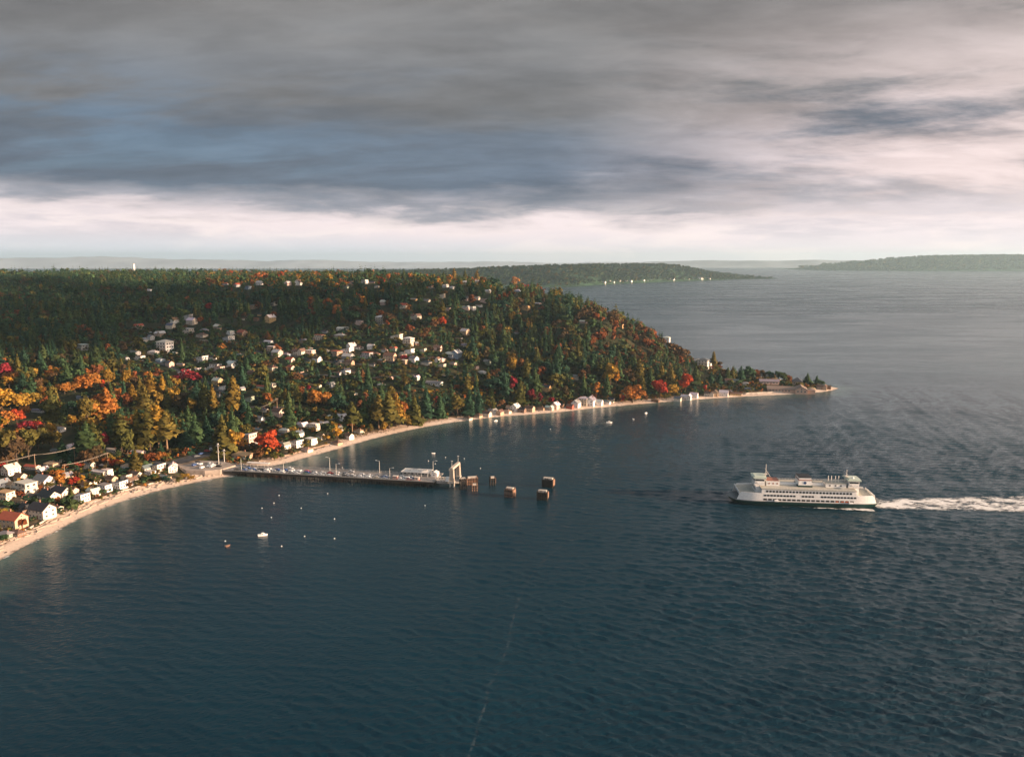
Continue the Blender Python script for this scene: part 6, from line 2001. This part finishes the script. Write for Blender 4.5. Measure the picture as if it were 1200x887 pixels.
def fender(px, py, w_px, h, lab, yaw, rows=2, bright=True, depth=3.4, name="dolphin"):
    x, y = on_plane(px, py, 0)
    dep = project(x, y, 0)[2]
    w = w_px * dep / F0
    root = empty(name, (x, y + depth / 2, 0), R(yaw))
    n = max(3, int(w / 1.1))
    for r_ in range(rows):
        for i in range(n):
            xx = -w / 2 + .4 + (w - .8) * i / (n - 1); yy = -depth / 2 + .4 + (depth - .8) * r_ / max(1, rows - 1)
            m = MB(); m.tube((xx, yy, -3), (xx + rng.uniform(-.1, .1), yy, h + rng.uniform(-1.2, .3)), .36, .32, 8); m.build("pile", PILE if not bright else TIMBER, root)
    m = MB(); m.box(-w / 2 - .1, w / 2 + .1, -depth / 2 + .82, depth / 2 - .82, h - 2.0, h - 1.2); m.build("waling", PILE, root)
    m = MB(); m.box(-w / 2, w / 2, -depth / 2 - .18, -depth / 2 - .03, h - 2.0, h - 1.6); m.box(-w / 2, w / 2, -depth / 2 - .18, -depth / 2 - .03, 1.4, 1.8)
    m.build("fender_board", PILE, root)
    m = MB(); m.box(w / 2 + .02, w / 2 + .25, -depth / 2 + .4, depth / 2 - .4, 1.5, h - .9); m.build("rub_panel", TIMBER, root)
    m = MB(); m.box(-w / 2 + .9, w / 2 - .9, -depth / 2 + .85, depth / 2 - .85, h - 1.19, h + .12); m.build("cap", CONC, root)
    tag(root, lab, "dolphin", "dolphins and fender walls at the ferry slip")
    return root


fender(542.5, 574, 8, 8.2, "dark leaning fender wall just right of the lifting frame", 20, 2, False, 4)
fender(553, 568.5, 13, 5.8, "brown fender wall behind, furthest from the viewer at the slip", 12, 2, True, 4)
fender(556, 575.5, 7, 5.0, "low lit pile cluster in front of the brown fender wall", 5, 2, True, 3)
fender(577, 569, 7, 6.2, "slender dark pile cluster standing alone beyond the slip", 10, 3, False, 3.6)
fender(597.5, 583, 11.5, 6.2, "orange-faced pile cluster nearest the viewer between slip and outer pair", -25, 3, True, 5)
fender(642.5, 571.5, 14, 6.6, "wide orange-sided pile cluster, rear one of the outer pair", -20, 3, False, 5)
fender(636, 586.5, 13, 6.4, "dark pile cluster, front one of the outer pair", -12, 3, False, 5)

# ------------------------------------------------------------------ landing on shore
LP = [on_plane(px, py, 5.0) for px, py in [(206, 544), (230, 539), (262, 540.5), (276, 545), (258, 550), (240, 551.5), (218, 551)]]
m = MB(); m.prism(LP[::-1], -.5, 5.0)
pv_ = MB()
lo = m.build("landing", mat("landing_concrete", (.30, .25, .21), .9, var=.25, scale=.25))
tag(lo, kind="structure")
for i in range(15):
    px, py = crng.uniform(222, 260), crng.uniform(542.5, 549)
    x, y = on_plane(px, py, 5.0)
    put_car(x, y, 5.02, PANG + crng.choice([0, 0, 1.57]), "parked on the paved landing", px)
for (px, py) in [(236, 533), (243, 530), (249, 528), (231, 537), (252, 522), (246, 517), (300, 521), (316, 514), (92, 551), (120, 547), (50, 553), (150, 543.5), (345, 505), (30, 585), (62, 567)]:
    x, y = on_land(px, py); put_car(x, y, Z(x, y) + .3, rng.uniform(-.3, 1.2), "parked on the road near the landing" if px > 200 else "parked in the lane behind the near beach", px)
number_off(CAR_LABELS)


def mast(px, py, h, lab):
    x, y = on_plane(px, py, 5.0)
    root = empty("signal_mast", (x, y, 5.0), PANG)
    m = MB(); m.tube((0, 0, 0), (0, 0, h), .26, .16, 8); m.build("pole", STEEL, root)
    for z in (h * .62, h * .93):
        m = MB(); m.box(-1.6, 1.2, -.12, .12, z, z + .35); m.build("crossarm", STEEL, root)
    m = MB(); m.box(-.5, .5, -.35, .35, h + .003, h + .7); m.build("lamp_head", TRIM, root)
    tag(root, lab, "mast", "masts at the landing")


mast(256.5, 544, 15.5, "tall pale mast with two crossarms at the shore end of the pier")
mast(263, 541, 9, "short pale mast behind the tall one at the landing")
# covered walkway at the shore end
x, y = pier_xy(t_of(297), PW - 1.5)
root = empty("covered_walkway", (x, y, ZD), PANG)
m = MB(); m.box(-9, 9, -1.6, 1.6, 2.8, 3.05); b = m.build("roof", ROOFM, root); b.color = (.66, .63, .58, 1)
for i in range(7):
    for s in (-1.4, 1.4):
        m = MB(); m.tube((-8.6 + i * 2.87, s, 0), (-8.6 + i * 2.87, s, 2.79), .09, None, 6); m.build("post", STEEL, root)
tag(root, "white-roofed open walkway at the shore end of the pier", "walkway", "ferry landing")


# ------------------------------------------------------------------ utility poles and wires on the left shore
def utility_pole(px, py, h, lab):
    x, y = on_land(px, py)
    z = Z(x, y)
    root = empty("utility_pole", (x, y, z), R(20))
    wd = mat("pole_timber", (.30, .21, .14), .9, var=.2)
    m = MB(); m.tube((0, 0, -.5), (0, 0, h), .22, .15, 8); m.build("pole", wd, root)
    m = MB(); m.box(-1.3, 1.3, -.08, .08, h - 1.0, h - .78); m.build("crossarm", wd, root)
    m = MB()
    for dx in (-1.1, 0, 1.1): m.tube((dx, 0, h - .78), (dx, 0, h - .5), .07, None, 6)
    m.build("insulators", CONC, root)
    tag(root, lab, "utility pole", "utility poles along the shore road")
    return Vector((x, y, z + h - .6))


tops = [utility_pole(-34, 566, 12, "wooden utility pole at the left edge of the near beach"), utility_pole(42, 553, 13, "wooden utility pole behind the big cream houses"), utility_pole(88, 542, 12, "wooden utility pole before the dark firs, right end of the wire")]
tops2 = [utility_pole(77, 566, 13, "wooden utility pole beside the orange tree"), utility_pole(127, 549, 12, "pale utility pole by the red hedge")]
tops3 = [utility_pole(308, 492, 13, "wooden utility pole on the slope above the big red tree"), utility_pole(325, 481, 12, "wooden utility pole by the pink house")]


def wires(tp, lab):
    m = MB()
    for a, b in zip(tp, tp[1:]):
        for off in (-1.1, 0, 1.1):
            o = Vector((off * .94, off * .34, 0))
            n = 10
            for i in range(n):
                def P(t): return a.lerp(b, t) + o + Vector((0, 0, -1.1 * 4 * t * (1 - t)))
                m.tube(P(i / n), P((i + 1) / n), .045, None, 4)
    tag(m.build("power_line", mat("wire", (.35, .30, .25), .5)), lab, "power line", "power lines")


wires(tops, "sunlit overhead wires strung along the left shore road")
wires(tops2, "short overhead wires between the orange tree and the red hedge")
wires(tops3, "overhead wires above the big red tree")


# ------------------------------------------------------------------ boats and buoys
BOATW = mat("boat_gelcoat", (.78, .76, .72), .4, var=.04)
BOATB = mat("boat_brown", (.17, .10, .07), .6)


def hull_mesh(mb, L, B, D):
    rings = []
    for z, l, b in ((-.3, .8, .55), (0, .9, .8), (D, 1.0, 1.0), (D + .02, .93, .84), (D * .5, .86, .74)):
        pts = []
        for i in range(15):
            u = i / 14
            pts.append((L * l * (u - .5), -B / 2 * b * (1 - max(0, (u - .45) / .55) ** 2.2)))
        rings.append([(x, y, z) for x, y in pts] + [(x, -y, z) for x, y in reversed(pts[:-1])])
    mb.loft(rings)


def boat(px, py, L, cabin, lab, mt=None, yaw=0, mast_h=0):
    x, y = on_plane(px, py, 0)
    root = empty("boat", (x, y, .05), R(yaw))
    m = MB(); hull_mesh(m, L, L * .36, .35 + L * .09); m.build("hull", mt or BOATW, root)
    zt = .35 + L * .09
    if cabin:
        m = MB(); m.loft([[(-L * .16, -L * .12, zt * .6), (L * .22, -L * .10, zt * .6), (L * .22, L * .10, zt * .6), (-L * .16, L * .12, zt * .6)], [(-L * .14, -L * .11, zt + L * .15), (L * .12, -L * .09, zt + L * .15), (L * .12, L * .09, zt + L * .15), (-L * .14, L * .11, zt + L * .15)]])
        c = m.build("cabin", BOATW, root)
        m = MB(); m.box(-L * .1, L * .08, -L * .128, -L * .112, zt + .12, zt + L * .09); m.build("window", GLASS, c)
    else:
        m = MB(); m.box(-L * .12, -L * .04, -L * .13, L * .13, zt * .55, zt * .62); m.box(L * .12, L * .2, -L * .11, L * .11, zt * .55, zt * .62); m.build("thwart", DECKW, root)
    if mast_h:
        m = MB(); m.tube((L * .08, 0, zt * .5), (L * .08, 0, mast_h), .07, .04, 6); m.build("mast", STEEL, root)
    tag(root, lab, "boat", "small boats at moorings")


boat(308, 627.5, 5.6, True, "white cabin motorboat moored alone off the near beach", None, 15)
boat(267, 640, 3.4, False, "small brown rowing boat between the motorboat and the beach", BOATB, 60)
boat(508, 531.5, 3.0, False, "white open boat moored beyond the pier terminal", None, 5)
boat(714, 495.5, 6.0, True, "white boat off the far beach, below the white gabled houses", None, 0)
boat(757, 484.5, 4.2, True, "small white boat close to the beach below the orange tree", None, 40)
boat(742, 491.5, 4.0, False, "small white open boat right of the larger one off the far beach", None, 100)
boat(581, 493.5, 4.4, True, "white boat lying at the edge of the far beach", None, 30)
BUOYS = [(307, 595.5), (353, 595.5), (392, 608), (318, 606.5), (357, 628.5), (392, 631), (330, 640), (327, 580.5), (321, 589.5), (384, 578.5), (498, 592.5), (510, 543.5), (502, 540), (522, 536), (544, 537.5), (563, 549), (645, 503), (401, 548), (264, 634)]
bl = []
bproto = empty("mooring_buoy")
m = MB()
rings = []
for z, q in ((-.35, .35), (-.1, .62), (.25, .66), (.55, .5), (.72, .2)):
    rings.append([(q * math.cos(i * .6283), q * math.sin(i * .6283), z) for i in range(10)])
m.loft(rings); m.build("float", mat("buoy_plastic", (.58, .57, .54), .5, var=.05), bproto)
m = MB(); m.tube((0, 0, .7), (0, 0, 1.0), .08, None, 6); m.build("ring_post", STEEL, bproto)
for i, (px, py) in enumerate(BUOYS):
    o = bproto if i == 0 else copy_tree(bproto)
    x, y = on_plane(px, py, 0)
    o.location = (x, y, 0); o.scale = (.62, .62, .62)
    tag(o, "b", "buoy", "white mooring buoys")
    bl.append((o, "small round white mooring buoy", "beyond the pier" if py < 552 else ("nearest the pier" if py < 600 else "around the motorboat") if px < 480 else "right of the pier", px))
number_off(bl)

# low timber and concrete bulkheads between the gardens and the beach
def sea_wall(name, px0, px1, off, h, mt, lab):
    m = MB()
    P = []
    bx_ = [p[0] for p in coast_px]; by_ = [p[1] for p in coast_px]
    n = max(4, int((px1 - px0) / 4))
    for i in range(n + 1):
        px = px0 + (px1 - px0) * i / n
        a = Vector(on_plane(px, float(np.interp(px, bx_, by_)))); b = Vector(on_plane(px + 2, float(np.interp(px + 2, bx_, by_))))
        t = (b - a).normalized(); nn = Vector((-t.y, t.x))
        P.append(a + nn * (off + .5 * math.sin(i * 1.7)))
    for a, b in zip(P, P[1:]):
        t = (b - a).normalized(); nn = Vector((-t.y, t.x)) * .25
        z = min(Z(*a), Z(*b)) - .6; zt = max(Z(*a), Z(*b)) + h
        m.prism([tuple(a + nn), tuple(a - nn), tuple(b - nn), tuple(b + nn)][::-1] if False else [tuple(a - nn), tuple(b - nn), tuple(b + nn), tuple(a + nn)], z, zt)
    tag(m.build(name, mt), lab, "sea wall", "low bulkheads along the beaches")


WALLT = mat("weathered_bulkhead", (.26, .19, .14), .9, var=.3, scale=1.2)
sea_wall("sea_wall", 6, 44, 15.5, .9, WALLT, "weathered timber bulkhead below the red-roofed house")
sea_wall("sea_wall", 50, 82, 15, 1.0, CONC, "pale concrete bulkhead below the dark-roofed gabled houses")
sea_wall("sea_wall", 90, 150, 15, .9, WALLT, "timber bulkhead below the row of white flat houses")
sea_wall("sea_wall", 158, 202, 15, .8, CONC, "concrete bulkhead between the white houses and the landing")
sea_wall("sea_wall", 330, 410, 14, .8, WALLT, "timber bulkhead along the curved middle beach")
sea_wall("sea_wall", 640, 722, 12, 1.0, CONC, "concrete bulkhead below the white gabled houses on the far beach")
sea_wall("sea_wall", 880, 955, 11, 1.2, CONC, "concrete bulkhead below the mansion on the point")

# driftwood on the beach
dmesh = []
DW = mat("driftwood", (.36, .29, .235), .95, var=.25, scale=2)
for i in range(5):
    m = MB(); r_ = random.Random(i)
    pts = [Vector((-.5, 0, 0)), Vector((-.1, r_.uniform(-.03, .03), .01)), Vector((.5, r_.uniform(-.03, .03), 0))]
    m.tube(pts[0], pts[1], .05, .042, 7); m.tube(pts[1], pts[2], .042, .026, 7)
    if i % 2: m.tube((.1, 0, 0), (.25, .12, .06), .018, .008, 5)
    dmesh.append(m.mesh("driftwood_log", DW))
nlog = 0
while nlog < 190:
    px = crng.uniform(-10, 285)
    yb = float(np.interp(px, [p[0] for p in coast_px[2:13]], [p[1] for p in coast_px[2:13]]))
    x0, y0 = on_plane(px, yb)
    off = crng.choice([crng.uniform(7, 12), crng.uniform(9, 17)])
    x, y = x0 - off * .92, y0 + off * .39
    if CDI(x, y) < 4: continue
    o = link("driftwood_log", dmesh[crng.randrange(5)])
    L = crng.uniform(3, 9)
    o.scale = (L, 9, 9); o.location = (x, y, Z(x, y) + .2); o.rotation_euler = (0, 0, R(67 + crng.gauss(0, 22)))
    tag(o, "weathered driftwood log lying on the near beach below the houses", "log", "driftwood logs on the near beach")
    nlog += 1

def beach_rubble():
    r = np.random.default_rng(55)
    X = r.uniform(-330, 380, 60000); Y = r.uniform(395, 960, 60000)
    cd = bilin(CDG, X, Y); pat = wob(np.c_[X, Y], 14, 77)
    ok = (cd > 2.0) & (cd < 19) & (r.random(len(X)) < np.where(cd > 8, .75, .22) * np.where(pat > 0, 1, .35))
    X, Y = X[ok], Y[ok]; zz = bilin(HGT, X, Y)
    base = np.array([(1, 0, 0), (0, 1, 0), (-1, 0, 0), (0, -1, 0), (0, 0, 1.0)])
    f = np.array([(0, 1, 4), (1, 2, 4), (2, 3, 4), (3, 0, 4)])
    VS, FS, TI = [], [], []
    for i in range(len(X)):
        s = r.uniform(.25, .75); a = r.uniform(0, 3.14); e = r.uniform(1, 3.2) if r.random() < .5 else 1
        P = base * np.array([s * e, s, s * .7])
        c, sn = math.cos(a), math.sin(a)
        VS.append(np.c_[P[:, 0] * c - P[:, 1] * sn + X[i], P[:, 0] * sn + P[:, 1] * c + Y[i], P[:, 2] + zz[i] - .03]); FS.append(f + i * 5)
        q = r.random()
        col = (.07, .05, .04) if q < .5 else (.30, .22, .16) if q < .75 else (.66, .60, .54)
        TI.append(np.tile(col + (1,), (4, 1)))
    me = np_mesh("beach_rubble", np.concatenate(VS), np.concatenate(FS), [TINTM])
    t = me.attributes.new("tint", "FLOAT_COLOR", "FACE"); t.data.foreach_set("color", np.concatenate(TI).astype(np.float32).ravel())
    tag(link("beach_rubble", me), kind="stuff")


TINTM = bpy.data.materials.new("rubble"); TINTM.use_nodes = True
k = NT(TINTM.node_tree); at_ = k.n("ShaderNodeAttribute"); at_.attribute_name = "tint"; b_ = k.n("ShaderNodeBsdfPrincipled"); o_ = k.n("ShaderNodeOutputMaterial")
k.t.links.new(at_.outputs["Color"], b_.inputs["Base Color"]); b_.inputs["Roughness"].default_value = .9; k.t.links.new(b_.outputs[0], o_.inputs[0])
beach_rubble()

# ------------------------------------------------------------------ far things
x, y = on_land(161, 324)
y = 2900.0; x = (161 - 600) / F0 * y
root = empty("water_tower", (x, y, Z(x, y)))
m = MB(); m.tube((0, 0, 0), (0, 0, 34), 4.0, 3.8, 20); m.build("tank", BOATW, root)
m = MB(); m.tube((0, 0, 34.01), (0, 0, 36), 4.3, 1.0, 20); m.build("roof", STEEL, root)
tag(root, "tall white water tower standing above the woods on the far left skyline", "water tower")
# the far settlement: past the three hundred nearer houses, one mass of small gabled buildings along the distant shore
fr = random.Random(8)
fw, fo = MB(), MB()
for i in range(32):
    X = fr.uniform(560, 1500)
    M_ = Matrix.Translation((X, hl_shore(X) + fr.uniform(30, 70), fr.uniform(4, 9))) @ Matrix.Rotation(R(fr.uniform(-60, -10)), 4, "Z") @ Matrix.Scale(fr.uniform(.9, 1.5), 4)
    a_, b_ = MB(), MB()
    gable_wall(a_, -8, 8, -6, 6, -2, 6, 4, "x"); gable_roof(b_, -8, 8, -6, 6, 6, 4, "x")
    fw.add([tuple(M_ @ Vector(p)) for p in a_.v], a_.f); fo.add([tuple(M_ @ Vector(p)) for p in b_.v], b_.f)
fo_ = MB(); fo_.add(fw.v, fw.f); fo_.mi = 1; fo_.add(fo.v, fo.f)
o = fo_.build("far_settlement", [mat("far_wall", (.72, .68, .62), .8), mat("far_roof", (.22, .22, .22), .85)])
tag(o, kind="stuff")
